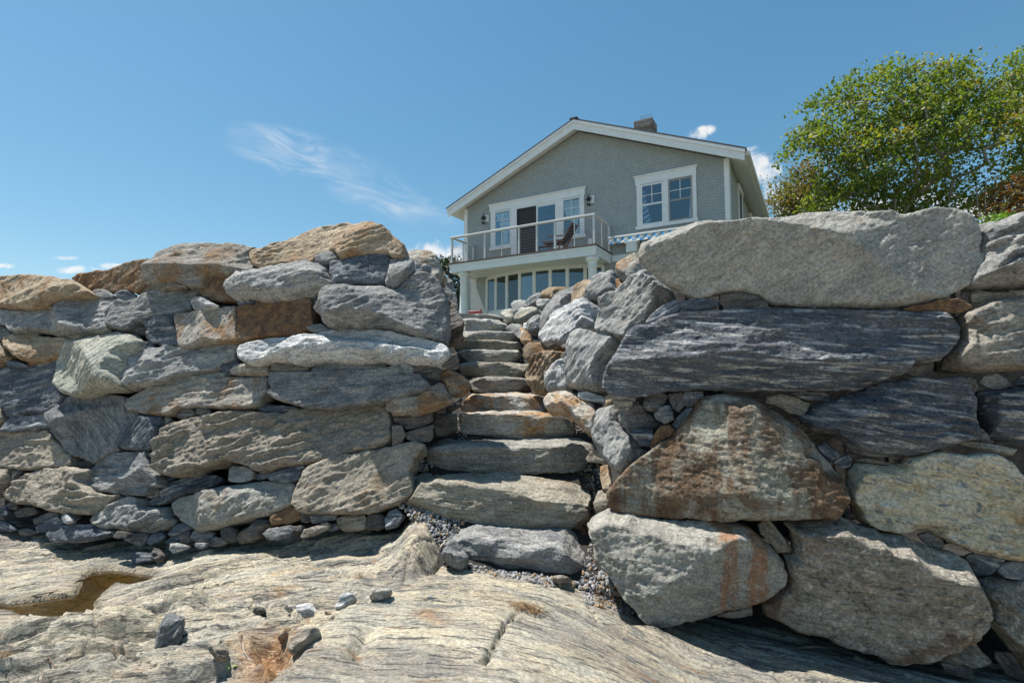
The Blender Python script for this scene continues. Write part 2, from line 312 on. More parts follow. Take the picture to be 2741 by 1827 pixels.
L('2','Y',.15,70,'grey wedge-shaped stone right of the squarish banded block','1495,450 1560,440 1690,435 1710,480 1710,570 1690,600 1600,660 1530,715 1510,710 1450,680 1450,640 1475,560',yaw=.25)
L('2','Y',.05,5,'large dark boulder with orange upper left corner near the top of the left wall','800,890 850,830 900,770 960,720 1010,705 1100,700 1250,690 1420,690 1500,715 1540,715 1620,660 1700,600 1740,565 1820,565 1890,600 1940,660 1965,740 1990,800 2005,900 2010,1000 2005,1100 1985,1200 1960,1195 1830,1160 1700,1130 1600,1100 1500,1080 1400,1060 1300,1065 1200,1070 1100,1055 990,1080 930,1050 890,1010 880,970 830,930',H=.2,proud=.08,yaw=.12)
L('2','S',.1,5,'small grey stone wedged left of the large dark boulder','780,760 850,735 940,730 880,790 800,805')
L('2','S',.05,5,'dark stone under the small grey stone beside the large dark boulder','795,830 830,800 890,790 850,840 810,900')
L('2','G',.3,10,'flat grey chip below the left tip of the large dark boulder','745,1070 800,1035 870,1025 930,1060 950,1080 890,1100 810,1110 770,1095',proud=.04)
L('1','H',.15,60,'orange tinted tan block, left half of the split pair','1575,970 1600,945 1720,920 1850,900 1980,885 2118,865 2128,1000 2126,1180 2060,1190 1900,1195 1760,1215 1680,1235 1610,1235 1600,1150 1590,1080 1570,1010',fac=.4,yaw=.0,proud=.04,grow=.5)
L('2','R',.14,60,'brown stained tan block, right half of the split pair','122,880 160,860 260,850 400,820 520,800 650,785 770,780 790,850 790,950 800,1020 770,1080 650,1130 480,1150 300,1150 150,1190 122,1180',fac=.5,yaw=.0,proud=.04,grow=.5)
L('2','S',.1,0,'small dark pebble on top of the split tan pair','120,840 150,800 210,775 265,810 265,845 180,862 130,868')
L('2','N',.1,0,'small tan pebble between the split tan pair and the light grey stone','270,800 330,800 420,810 340,832 280,845')
L('1','S',.06,5,'dark slate block left of the split tan pair','1285,975 1400,960 1570,955 1580,1020 1590,1080 1600,1150 1605,1220 1500,1240 1420,1215 1380,1200 1310,1160 1325,1080 1290,1030')
L('1','D',.05,30,'small dark angular stone left of the dark slate block','1185,1080 1230,1025 1290,1035 1320,1080 1300,1130 1230,1140 1160,1110')
L('1','S',.1,0,'small blue-grey stone under the dark slate block','1275,1255 1300,1190 1350,1185 1390,1230 1380,1255 1310,1262')
L('1','E',.3,55,'large pale greenish boulder in the middle of the left wall','485,1560 510,1450 540,1340 570,1280 640,1220 720,1170 790,1120 830,1095 960,1105 1100,1115 1240,1140 1300,1190 1280,1240 1220,1290 1160,1310 1150,1380 1100,1440 1075,1500 1075,1583 960,1605 830,1603 760,1640 640,1672 560,1650 510,1600',H=.18,proud=.06)
L('1','T',.15,-8,'brown oval stone left of the pale greenish boulder','30,1190 70,1140 150,1115 260,1130 400,1145 560,1150 680,1170 640,1220 570,1280 535,1320 480,1340 390,1365 300,1370 200,1350 120,1310 60,1240',proud=.04)
L('1','G',.1,0,'small grey chip above the brown oval stone','220,1100 290,1080 350,1110 350,1135 230,1130')
L('1','S',.1,0,'tiny grey sliver left of the chip above the brown oval stone','90,1120 150,1098 215,1105 200,1124')
L('1','N',.1,5,'thin olive stone above the right end of the brown oval stone','440,1110 560,1105 700,1095 790,1105 740,1140 680,1165 560,1155 490,1135')
L('1','G',.15,10,'grey stone at the left edge under the leftmost brown capstone','-120,910 0,910 120,905 210,915 120,960 50,1040 0,1035 -120,1030')
L('1','Y',.1,0,'grey stone at the left edge beside the brown oval stone','-120,1035 0,1040 50,1060 100,1110 30,1160 0,1175 -120,1170')
L('1','T',.0,0,'tan stone cut by the left edge below the brown oval stone','-120,1190 0,1190 30,1200 60,1260 120,1330 90,1360 40,1380 0,1425 -120,1420')
L('1','S',.2,-10,'thin dark slate sliver under the brown oval stone','40,1365 90,1352 160,1365 230,1390 255,1410 180,1422 100,1415 50,1397')
L('1','R',.1,0,'tiny rusty chip right of the thin slate sliver','255,1370 320,1368 350,1385 290,1402 255,1397')
L('3','S',.1,12,'broad blue-grey stone at the left edge of the left wall','-120,110 0,95 60,75 180,80 260,65 330,50 400,10 480,5 540,0 515,100 495,200 520,280 580,330 560,380 520,440 420,470 300,490 180,500 70,515 30,460 0,410 -120,400',H=.12,rough=1.3)
L('1','G',.33,18,'light grey ridged stone right of the pale greenish boulder','1075,1560 1090,1500 1120,1430 1155,1380 1150,1320 1230,1275 1280,1265 1420,1245 1600,1240 1760,1210 1900,1195 2150,1195 2160,1240 2120,1300 2120,1350 2000,1370 1970,1410 1900,1440 1780,1460 1640,1480 1500,1510 1400,1550 1300,1570 1200,1565 1080,1582',rough=1.4,proud=.05)
L('2','W',.3,6,'long white-topped stone spanning the middle of the left wall','115,1275 150,1225 250,1190 400,1165 500,1155 700,1145 800,1130 880,1100 1000,1075 1130,1065 1300,1075 1450,1090 1600,1120 1800,1165 1950,1200 2010,1240 2030,1310 2000,1340 1930,1390 1800,1370 1690,1385 1600,1360 1480,1375 1400,1340 1300,1350 1150,1355 1000,1345 850,1350 720,1375 640,1370 560,1340 440,1340 330,1360 200,1375 140,1340',H=.16,proud=.08,rough=1.3,yaw=.05)
L('2','D',.0,20,'dark stone at the right end of the long white-topped stone','1960,1380 2030,1300 2090,1290 2110,1350 2110,1420 2080,1440 1960,1420',yaw=.4)
L('1','S',.1,40,'small dark slate stone left of the two tan flat stones','1975,1410 2020,1370 2120,1350 2150,1390 2070,1430 2070,1490 2020,1490 1990,1450')
L('2','N',.15,4,'left one of two tan flat stones under the long white-topped stone','45,1450 80,1410 150,1395 280,1370 425,1370 430,1440 420,1495 330,1505 230,1490 130,1490 70,1482',proud=.02)
L('2','N',.2,-8,'layered tan stone, right one of two flat stones under the white-topped stone','425,1360 460,1342 560,1350 700,1390 780,1420 740,1455 640,1462 520,1460 430,1445',rough=1.6,proud=.05)
L('2','G',.15,5,'thin grey flat stone between the white-topped stone and the white-veined stone','780,1440 830,1405 950,1380 1100,1355 1330,1360 1340,1385 1450,1390 1460,1420 1370,1430 1240,1440 1100,1442 960,1447 860,1457 790,1462')
L('2','G',.1,0,'small grey angular stone on the white-veined stone','1575,1380 1630,1365 1700,1420 1690,1470 1640,1475 1600,1432',proud=.06)
L('2','D',-.05,5,'dark brown block at the stair end of the left wall under the white-topped stone','1690,1400 1800,1380 1900,1370 1950,1430 1945,1530 1830,1535 1750,1483 1690,1463',yaw=.2)
L('4','Y',.2,8,'broad grey stone with white upper band in the middle of the left wall','385,290 430,265 405,200 420,140 440,110 560,115 780,115 900,110 1100,100 1300,95 1450,80 1560,50 1630,70 1700,130 1760,140 1830,190 1845,230 1820,270 1700,310 1560,345 1440,380 1300,395 1180,415 1020,448 850,435 700,435 620,400 520,380 420,350 390,320',H=.14,proud=.08,yaw=.02)
L('3','H',.25,12,'long tapering stone with pale front left of the white-banded grey stone','1130,420 1150,370 1230,320 1300,280 1400,230 1500,180 1680,130 1850,110 2030,120 2030,160 2200,165 2414,175 2400,290 2355,340 2345,400 2270,430 2110,435 1980,440 1850,430 1740,430 1600,440 1500,490 1380,500 1280,480 1200,460 1150,460',H=.14,proud=.05)
L('4','S',.1,5,'flat grey sliver under the white-banded grey stone','305,430 340,405 440,415 600,425 670,435 600,465 480,485 400,480 320,465')
L('3','D',.1,0,'left one of two dark pebbles on the long tan boulder','1590,480 1640,445 1720,450 1755,500 1650,548 1600,535',proud=.05)
L('3','D',.1,0,'right one of two dark pebbles on the long tan boulder','1755,490 1770,435 1860,435 1895,475 1840,495 1770,500',proud=.04)
L('3','Y',.12,-40,'big dark lumpy boulder below the pale greenish boulder','450,490 530,440 535,380 620,345 720,335 900,330 1050,325 1160,350 1140,420 1150,460 1290,490 1240,540 1190,600 1120,640 1080,720 1060,780 1080,820 980,850 920,900 850,945 790,910 720,880 640,860 580,820 570,770 520,700 470,620 450,550',H=.16,proud=.04)
L('3','S',.1,10,'layered dark stone left of the big dark lumpy boulder','0,640 60,560 110,510 280,510 450,480 455,600 380,630 240,635 100,655 0,652 -100,650 -100,640')
L('3','N',.0,0,'olive grey stone cut by the left edge under the broad blue-grey stone','-120,410 0,420 40,480 65,555 0,595 -120,600')
L('3','N',.15,6,'large olive grey stone low at the left edge with a sunlit lump','-120,650 0,650 150,650 440,630 480,680 540,760 580,810 640,865 640,950 560,975 450,975 330,985 200,990 60,985 0,985 -120,980',H=.16,rough=1.3)
L('3','S',.2,55,'rounded slate stone with a pale left end beside the long tan boulder','1060,760 1090,700 1160,620 1220,570 1260,530 1350,510 1440,510 1455,560 1430,610 1420,660 1385,730 1370,790 1300,820 1190,820 1110,810 1070,780',proud=.04)
L('3','G',.1,0,'small grey triangle between the slate stone and the long tan boulder','1435,600 1470,530 1510,510 1540,545 1490,580 1445,632')
L('4','N',.25,18,'long tan boulder, widest stone in the lower left wall','-640,760 -580,700 -570,640 -480,580 -300,540 -180,500 0,475 200,470 320,485 480,490 660,450 900,440 1100,430 1330,410 1430,410 1480,460 1510,550 1500,620 1515,690 1480,740 1400,790 1280,820 1130,840 1000,875 850,905 700,935 600,945 540,950 440,985 290,1005 180,950 90,930 0,905 -60,940 -140,960 -240,970 -330,1030 -480,1045 -600,1030 -650,990 -650,900 -640,830',H=.2,rough=1.7,proud=.1,yaw=.04)
L('4','N',.2,28,'broad slab with brown right edge at the stair foot of the left wall','610,1310 625,1200 660,1130 700,1060 720,1000 770,960 900,900 1040,870 1260,830 1450,800 1600,765 1720,740 1800,770 1760,830 1710,880 1700,960 1660,1010 1680,1100 1690,1190 1650,1240 1560,1290 1440,1340 1330,1375 1180,1390 1000,1395 850,1385 740,1380 650,1370',H=.14,proud=.1,fac=.6,yaw=.05)
L('4','P',.22,30,'light grey sunlit slab left of the broad brown-edged slab','-464,1340 -454,1290 -394,1250 -264,1210 -114,1175 46,1140 226,1120 400,1095 560,1110 640,1120 635,1180 615,1260 605,1310 480,1370 300,1420 100,1480 0,1500 -170,1540 -230,1550 -290,1510 -390,1450 -440,1390',H=.13,proud=.08,rough=1.3)
L('4','G',.15,10,'small blocky grey stone, left of the trio under the long tan boulder','35,1080 50,990 80,965 180,965 240,985 270,1020 250,1080 180,1105 90,1110 40,1095',proud=.05)
L('4','S',.05,10,'dark stone, middle of the trio under the long tan boulder','270,1040 330,1015 430,1005 420,1040 390,1070 310,1090 275,1075')
L('4','S',.05,10,'lens-shaped grey stone, right of the trio under the long tan boulder','400,1055 440,1020 600,965 720,940 720,990 680,1060 640,1110 540,1128 440,1110 400,1080',proud=.04)
L('3','Y',.12,0,'rounded dark grey boulder above the ridged grey base stone','780,1090 820,1000 880,950 920,900 960,860 1040,840 1190,828 1340,830 1340,900 1360,980 1400,1040 1430,1090 1440,1140 1350,1150 1310,1220 1200,1225 1080,1220 960,1210 870,1185 810,1160',H=.16,proud=.07)
L('3','G',.1,60,'egg-shaped grey pebble right of the rounded dark grey boulder','1310,1210 1340,1160 1390,1135 1440,1140 1450,1180 1430,1230 1370,1258 1320,1245',proud=.05)
L('3','S',.12,22,'layered slate stone slanting up under the long tan boulder','1335,1300 1370,1265 1440,1240 1440,1180 1480,1150 1560,1100 1700,1050 1830,1035 1980,1050 1990,1100 1900,1150 1780,1190 1640,1230 1540,1275 1440,1310 1370,1322',proud=.03,rough=1.5)
L('3','S',.05,20,'small slate chip above the layered slanting slate','1425,1100 1450,1055 1560,1050 1540,1110 1470,1165')
L('3','N',.12,8,'brown layered stone with orange streak low in the left wall','25,1210 80,1160 150,1100 200,1060 320,1010 450,980 560,975 650,960 720,990 830,985 815,1040 780,1090 800,1150 850,1190 980,1220 1080,1225 1000,1270 960,1310 900,1360 820,1390 700,1395 560,1390 450,1360 380,1330 250,1310 130,1300 60,1260',H=.15,rough=1.4,proud=.05)
L('3','D',.1,0,'dark pebble between the brown layered stone and the dark lumpy boulder','640,940 700,915 800,905 840,945 810,975 700,990 650,970')
L('3','D',.0,0,'small dark chip above the pebble over the brown layered stone','630,880 720,875 745,900 650,918')
L('3','N',.0,0,'olive stone cut by the left edge beside the brown layered stone','-120,990 0,990 90,985 110,1080 60,1150 20,1200 0,1245 -120,1240')
L('3','D',.0,60,'narrow dark stone between the olive edge stone and the brown layered stone','110,1000 200,1005 170,1060 105,1112')
L('3','G',.25,25,'ridged grey base stone with white crest, left of the light grey slab','815,1460 880,1400 940,1350 970,1290 1000,1260 1100,1235 1200,1230 1330,1250 1360,1290 1350,1330 1450,1330 1550,1340 1560,1390 1600,1440 1600,1453 1560,1503 1440,1548 1340,1571 1200,1548 1080,1533 930,1528 850,1493',H=.15,rough=1.5,proud=.08)
L('D','S',.12,6,'long dark slab lying at the foot of the left wall by the puddle','430,235 445,190 540,160 650,140 810,140 900,180 1030,205 1000,250 900,275 760,300 620,310 490,315 455,280',proud=.15)
L('D','W',.1,70,'small upright white stone on the long dark slab','550,75 590,42 620,85 635,120 600,140 565,120',proud=.15)
L('D','S',.05,10,'dark stone behind the small upright white stone','610,75 700,55 745,70 700,115 640,128')
L('D','S',.1,15,'dark rounded slab left of the small upright white stone','320,165 400,120 520,75 560,110 570,150 480,170 400,210 330,218',proud=.1)
L('D','Y',.1,15,'dark stone above the dark rounded slab near the left foot','295,100 380,60 450,30 540,50 500,85 400,120 315,150',proud=.05)
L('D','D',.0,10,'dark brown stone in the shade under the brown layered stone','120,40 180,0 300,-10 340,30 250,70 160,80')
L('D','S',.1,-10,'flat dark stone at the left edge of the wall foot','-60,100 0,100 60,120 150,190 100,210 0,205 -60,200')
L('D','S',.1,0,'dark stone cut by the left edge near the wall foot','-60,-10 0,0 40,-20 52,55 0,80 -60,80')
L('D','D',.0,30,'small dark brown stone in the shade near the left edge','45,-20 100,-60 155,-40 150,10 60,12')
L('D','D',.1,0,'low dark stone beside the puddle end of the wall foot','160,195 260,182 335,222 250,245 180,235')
BASE=[('D','D','dark foot stone right of the long dark slab','1010,250 1060,200 1140,210 1130,270 1040,272'),('D','Y','blocky grey foot stone under the ridged grey base stone','1125,270 1170,215 1330,225 1335,260 1300,310 1250,335 1150,300'),('D','S','dark rounded foot stone below the tip of the ridged base stone','1315,305 1360,240 1450,215 1480,250 1430,300 1350,330'),('D','S','slanting slate foot stone left of the light grey slab tip','1505,230 1580,150 1660,120 1725,170 1650,220 1540,258'),('D','S','dark foot stone under the slanting slate foot stone','1480,300 1540,260 1610,240 1610,300 1520,322'),('D','D','brownish foot stone under the light grey slab tip','1610,240 1700,200 1720,270 1690,320 1620,302'),('D','Y','round grey foot stone under the light grey slab','1715,250 1740,200 1840,190 1930,220 1910,260 1850,305 1760,300 1720,280'),('D','G','banded grey foot stone lowest under the slanting slate','1520,370 1530,315 1600,310 1710,340 1680,365 1560,402'),('D','S','dark foot stone below the round grey foot stone','1760,310 1850,310 1840,350 1800,365 1760,352'),('D','D','dark foot stone right of the round grey foot stone','1850,310 1930,250 1990,270 2040,310 1960,345 1880,342'),('D','D','second round foot stone under the light grey slab','1980,220 2010,170 2090,165 2135,210 2120,290 2080,310 2010,292'),('E','D','big dark foot stone shaped like a boot','115,290 140,240 220,170 310,90 400,100 430,150 350,200 340,260 250,300 150,322'),('E','Y','banded dark foot stone right of the boot-shaped one','345,230 400,180 600,150 620,200 600,250 480,285 390,282'),('E','D','dark foot stone behind the thin slate foot stone','610,160 720,150 730,190 650,240 600,252'),('E','N','thin slate foot stone with pale edge','685,250 720,190 930,120 950,150 930,190 800,240 700,267'),('E','N','olive blocky foot stone under the broad brown-edged slab','1010,90 1080,65 1250,55 1280,90 1270,180 1190,205 1080,207 1030,170'),('E','D','dark blocky foot stone right of the olive block','1275,130 1300,50 1400,40 1440,70 1440,170 1380,200 1290,192'),('E','S','blue-grey foot stone at the right end of the left wall','1440,100 1480,30 1550,0 1600,60 1590,90 1530,170 1460,187'),('E','R','orange brown foot stone between the two slabs','410,100 440,60 530,10 600,-20 680,20 680,100 600,130 430,152'),('E','D','dark foot stone right of the orange brown one','680,40 760,30 775,110 740,130 690,122'),('E','G','grey foot stone under the middle of the broad brown-edged slab','770,60 860,40 1020,55 1000,100 850,130 790,137'),('E','S','small dark foot stone left of the olive block','935,180 960,150 1010,130 1030,190 950,207'),('D','S','flat dark stone standing at the edge of the puddle','1170,440 1190,395 1330,395 1360,440 1340,480 1200,497'),('D','D','pointed brown stone at the edge of the puddle','1340,430 1390,355 1450,420 1440,480 1420,497')]
for i,(rg_,st,lb,s) in enumerate(BASE): L(rg_,st,.12,10,lb,s,proud=.10+.12*(i in (0,7,8,12,14,22,23)),group='small stones along the foot of the left wall')
# ---- left wall, stair end
L('4','H',.05,12,'rust streaked tan stone at the stair end of the left wall','1450,460 1460,380 1560,350 1740,310 1850,260 1940,210 1975,240 2010,300 2050,370 2050,400 1960,430 1880,470 1750,505 1600,510 1510,517 1500,480',yaw=.25,proud=.0)
Sd('4','T',5.2,.1,20,'pale tan stone at the left edge of the stairs','1945,130 1950,90 2030,100 2110,130 2190,180 2230,260 2190,310 2120,335 2040,330 2010,290 1960,210 1940,180',n=(.35,-.9,.25))
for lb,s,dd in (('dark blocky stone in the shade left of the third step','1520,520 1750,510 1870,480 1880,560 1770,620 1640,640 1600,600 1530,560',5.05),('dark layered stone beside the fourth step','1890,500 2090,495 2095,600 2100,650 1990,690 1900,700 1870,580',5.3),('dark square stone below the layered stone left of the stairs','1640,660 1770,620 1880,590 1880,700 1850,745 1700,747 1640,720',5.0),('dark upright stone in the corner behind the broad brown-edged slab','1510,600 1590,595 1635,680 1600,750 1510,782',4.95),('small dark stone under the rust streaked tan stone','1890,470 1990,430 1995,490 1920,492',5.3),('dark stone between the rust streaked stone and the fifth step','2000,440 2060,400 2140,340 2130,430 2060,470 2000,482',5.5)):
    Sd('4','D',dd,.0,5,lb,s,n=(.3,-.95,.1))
Sd('4','T',4.9,.2,0,'brown corner stone where the broad slab meets the stairs','1690,750 1720,738 1810,768 1765,830 1715,880 1690,820',n=(-.1,-.9,.4))
Sd('2','D',6.0,.05,20,'dark rough boulder at the stair corner of the left wall','1975,790 2090,850 2110,960 2140,1080 2155,1180 2080,1230 2010,1240 1975,1200 1960,1000',n=(.35,-.9,.15),H=.2)
Sd('2','H',7.3,.2,0,'grey-tan boulder on top behind the wedge-shaped stone','1575,430 1620,405 1700,398 1780,400 1830,420 1890,430 1930,460 1945,500 1935,570 1900,610 1840,600 1750,560 1690,540 1640,480',n=(-.1,-.9,.5))
Sd('2','G',6.9,.1,0,'small grey stone right of the wedge-shaped stone','1710,475 1760,490 1772,550 1715,562',n=(0,-.95,.3))
Sd('2','G',6.9,.1,0,'small rounded grey stone under the grey-tan top boulder','1770,520 1800,488 1860,510 1855,560 1820,577 1770,557',n=(0,-.95,.3))
Sd('2','T',7.6,.1,60,'tan weathered stone at the top of the left stair wall','1925,530 1990,590 2005,650 1985,700 1950,650 1890,600 1900,570',n=(.3,-.9,.3))
Sd('2','G',7.9,.1,60,'grey stone on the far top edge of the left stair wall','1985,600 2050,640 2080,740 2070,770 2000,760 1975,700',n=(.3,-.9,.3))
Sd('2','Y',7.7,.1,60,'dark grey boulder along the left stair wall facing the top steps','1960,680 2000,740 2080,750 2105,860 2100,930 2080,930 1990,860 1950,760',n=(.3,-.9,.2))
# ---- right wall
Rw('7','P',.0,32,'huge pale grey boulder crowning the right wall','370,510 380,430 410,370 520,330 660,280 760,220 880,180 1050,170 1250,175 1500,165 1700,150 1900,115 2100,105 2300,95 2480,85 2630,78 2700,110 2830,95 2980,55 3110,48 3230,70 3340,115 3400,200 3430,300 3440,430 3465,550 3420,620 3360,720 3260,800 3130,865 2930,910 2730,945 2560,955 2380,960 2130,950 1830,945 1630,940 1530,900 1450,850 1340,820 1200,815 1060,825 980,860 920,878 840,850 720,790 610,740 560,700 500,640 420,580',H=.3,proud=.0,yaw=0,rough=.8,fac=1.5,name='capstone')
Rw('7','D',.0,5,'brown-grey stone in the gap under the huge pale boulder','1080,900 1110,830 1250,810 1400,825 1535,910 1530,960 1300,965 1150,955',proud=.02)
Rw('7','S',.05,5,'dark low stone in the gap left of the brown-grey gap stone','735,900 850,870 980,870 1090,905 1070,955 930,975 800,985 740,945',proud=.0)
Rw('7','S',.1,30,'slanting grey stone on the left shoulder of the streaked slab','580,930 690,880 740,910 750,960 700,1000 590,1040 500,1085 430,1085 480,1010')
Rw('8','R',.0,6,'orange brown flat stone under the right end of the huge pale boulder','1250,960 1350,935 1600,880 1750,865 1830,900 1890,940 1850,970 1720,1000 1600,987 1350,987',proud=.03)
Rw('8','D',.0,0,'tiny dark chip under the huge pale boulder','1050,960 1230,935 1245,982 1100,977')
Rw('0','B',-.02,-4,'huge dark slab with white streaks under the pale crowning boulder','1614,1040 1620,1000 1627,976 1645,945 1663,922 1678,889 1702,874 1743,862 1773,847 1826,833 1916,829 1987,824 2060,826 2130,827 2240,828 2354,830 2428,835 2532,835 2553,850 2564,877 2562,903 2544,933 2518,963 2470,972 2443,976 2422,999 2363,1017 2321,1034 2279,1048 2220,1045 2120,1048 2006,1051 1887,1043 1798,1046 1726,1060 1667,1067 1628,1058',H=.22,proud=.04,yaw=0,rough=1.1,fac=.7)
Rw('8','G',.2,10,'ridged grey boulder at the top right edge','1925,200 2050,190 2200,160 2350,145 2600,160 2600,740 2350,740 2200,745 2000,745 1880,740 1880,650 1920,560 1920,430 1915,300',rough=1.8,proud=-.06,H=.2)
Rw('8','N',.0,4,'thin olive stone under the ridged grey boulder','1870,830 2000,810 2200,815 2350,795 2600,800 2600,850 2300,860 2100,875 1950,905 1880,905',proud=-.05)
Rw('8','H',.0,8,'streaked grey and orange boulder at the right edge beside the dark slab','1720,1040 1800,990 1890,960 2000,900 2200,860 2350,835 2600,860 2600,1500 2350,1510 2200,1525 2000,1535 1800,1540 1700,1530 1600,1500 1640,1400 1690,1320 1750,1220 1760,1130',H=.2,proud=-.04)
Rw('8','D',.0,40,'dark brown stone under the right tip of the streaked slab','1300,1500 1500,1420 1545,1460 1480,1560 1420,1582 1290,1545')
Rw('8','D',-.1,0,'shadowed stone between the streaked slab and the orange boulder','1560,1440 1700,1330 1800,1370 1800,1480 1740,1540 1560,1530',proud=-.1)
Rw('A','B',.0,-8,'large dark streaked boulder below the right end of the dark slab','270,520 390,490 440,430 560,390 680,340 800,300 940,250 1060,200 1290,180 1480,170 1760,160 1830,190 1880,310 1920,380 1910,470 1950,610 2000,680 1880,740 1720,770 1600,810 1450,845 1300,880 1100,890 960,885 840,850 760,800 690,740 600,680 450,640 340,580',H=.2,proud=.03,rough=1.2)
Rw('A','B',.0,-4,'dark streaked stone cut by the right edge','1950,290 2090,270 2350,240 2600,250 2600,780 2350,780 2180,750 2050,720 2010,600 1950,430 1920,330',proud=-.03)
Rw('A','Y',.1,0,'angular grey stone under the orange boulder at right','1950,200 1990,150 2110,135 2170,160 2240,230 2190,260 2080,272 1970,232')
Rw('A','S',.1,0,'small grey stone at the right edge above the dark streaked stone','2260,210 2350,140 2500,150 2500,235 2300,238')
Rw('A','D',.0,60,'dark stone wedged right of the large dark streaked boulder','1830,160 1910,180 1945,250 1890,312 1860,250')
Rw('A','Y',.0,0,'small grey wedge low between the two dark streaked boulders','1880,735 1970,620 2040,700 2035,745 1950,742')
Rw('A','N',.1,-8,'thin tan slate lying on the cream boulder at right','1770,765 1850,740 2100,770 2290,820 2240,872 2000,822',proud=.03)
Rw('A','N',.1,-8,'long thin slate sliver on the left shoulder of the cream boulder','810,910 960,892 1200,938 1225,957 1080,950',proud=.02)
Rw('A','S',.0,-40,'grey chip right of the rust stained triangle','480,790 560,750 680,820 700,890 600,930 520,852')
Rw('A','S',.0,30,'blue-grey chip between the rust stained triangle and the cream boulder','640,930 770,845 805,890 790,970 730,992')
Rw('A','D',-.1,40,'dark stone in the gap below the cream boulder tip','700,1360 740,1290 810,1400 845,1445 760,1435')
Rw('A','S',.0,-6,'flat blue-grey stone under the middle of the streaked slab','270,310 400,295 560,300 620,350 610,382 400,372')
Rw('A','N',.0,-22,'brown wedge under the streaked slab','40,340 160,315 290,345 420,400 400,470 370,517 250,490 120,420 30,400')
Rw('A','C',-.08,-12,'cream veined boulder at the right edge','750,1100 760,1020 830,940 990,940 1110,960 1240,950 1310,880 1500,840 1620,830 1800,860 2100,855 2240,930 2290,980 2400,1100 2600,1150 2620,1500 2600,1840 2350,1823 2200,1803 2050,1763 1850,1723 1700,1643 1600,1603 1500,1548 1380,1533 1150,1548 1050,1543 900,1473 830,1423 800,1340 750,1240',H=.26,proud=.05,rough=1.3)
Rw('9','X',.03,-6,'big rust stained triangular boulder at the front of the right wall','420,1190 470,1120 540,1050 640,950 800,830 900,750 1010,690 1080,600 1190,450 1270,340 1330,325 1480,315 1700,350 1850,430 2000,520 2130,600 2220,680 2296,800 2416,940 2506,1050 2541,1150 2556,1230 2516,1340 2466,1400 2406,1440 2200,1450 1900,1455 1600,1450 1450,1462 1250,1450 1060,1430 850,1420 620,1390 520,1385 450,1350 420,1290',H=.22,proud=.12,yaw=.05,fac=.6)
Rw('B','Z',-.02,-10,'light grey boulder with rust drips at the foot of the right wall','240,130 280,80 430,10 520,40 620,50 800,80 1060,100 1250,115 1400,125 1560,140 1700,180 1790,250 1860,310 1950,400 2010,500 2050,600 2010,690 1930,760 1800,840 1650,890 1450,940 1250,970 1140,980 1000,1025 860,1020 790,980 730,960 640,840 540,720 440,580 350,470 300,380 290,300 250,220',H=.26,proud=.16,yaw=-.02,fac=1.1)
Rw('C','K',-.12,0,'huge speckled brown boulder at the lower right','0,830 100,770 230,650 235,600 200,480 180,400 280,390 250,200 200,120 400,110 560,95 700,80 800,130 1000,190 1080,240 1250,240 1400,310 1560,370 1750,420 1850,480 1900,600 1940,740 1955,860 1900,980 1820,1080 1700,1150 1540,1230 1480,1280 1320,1310 1180,1330 1050,1320 940,1260 760,1220 640,1200 560,1140 400,1130 300,1100 180,1020 60,950 0,920',H=.28,proud=.1,yaw=0)
Rw('B','N',.05,-45,'small brown stone wedged above the speckled brown boulder','1780,150 1830,110 1890,110 1960,200 2040,290 2090,370 2060,400 1950,395 1880,310 1800,230',proud=.16)
Rw('B','N',.0,0,'olive stone under the light grey rust-dripped boulder','1400,960 1720,880 1725,960 1560,985 1430,975',proud=.05)
Rw('C','S',.0,-12,'dark blue-grey stone right of the speckled brown boulder','1820,430 1900,400 2180,460 2120,560 2030,600 1920,602 1870,500')
Rw('C','S',.0,0,'oval blue-grey stone at the right edge under the cream boulder','2120,570 2150,500 2250,475 2450,485 2470,640 2300,642 2180,622',proud=.02)
Rw('C','K',.0,-45,'brown-grey boulder in the lower right corner','1910,660 2050,610 2200,640 2400,650 2600,680 2600,1600 2400,1500 2340,1420 2230,1290 2150,1170 2040,1050 1950,950 1950,850 1915,720',H=.22,proud=.06)
Rw('C','Y',.0,0,'dark chip in the gap above the speckled brown boulder','1400,240 1500,210 1620,280 1635,350 1540,362 1450,305',proud=.0)
Rw('C','K',.0,-20,'pointed speckled stone below the speckled brown boulder','1540,1250 1600,1200 1770,1110 1900,1180 1960,1270 2060,1370 2040,1400 1900,1425 1720,1400 1560,1362',proud=.12)
Rw('C','D',.0,0,'dark stone under the pointed speckled stone','1600,1385 1720,1400 1880,1430 1895,1532 1740,1502 1640,1452',proud=.12)
Rw('C','D',.0,60,'dark upright stone left of the pointed speckled stone','1400,1350 1500,1270 1522,1400 1420,1402',proud=.1)
Rw('C','D',.0,-50,'dark stone in the gap by the lower right corner','2090,1290 2230,1290 2350,1440 2420,1568 2200,1500 2090,1352',proud=.05)
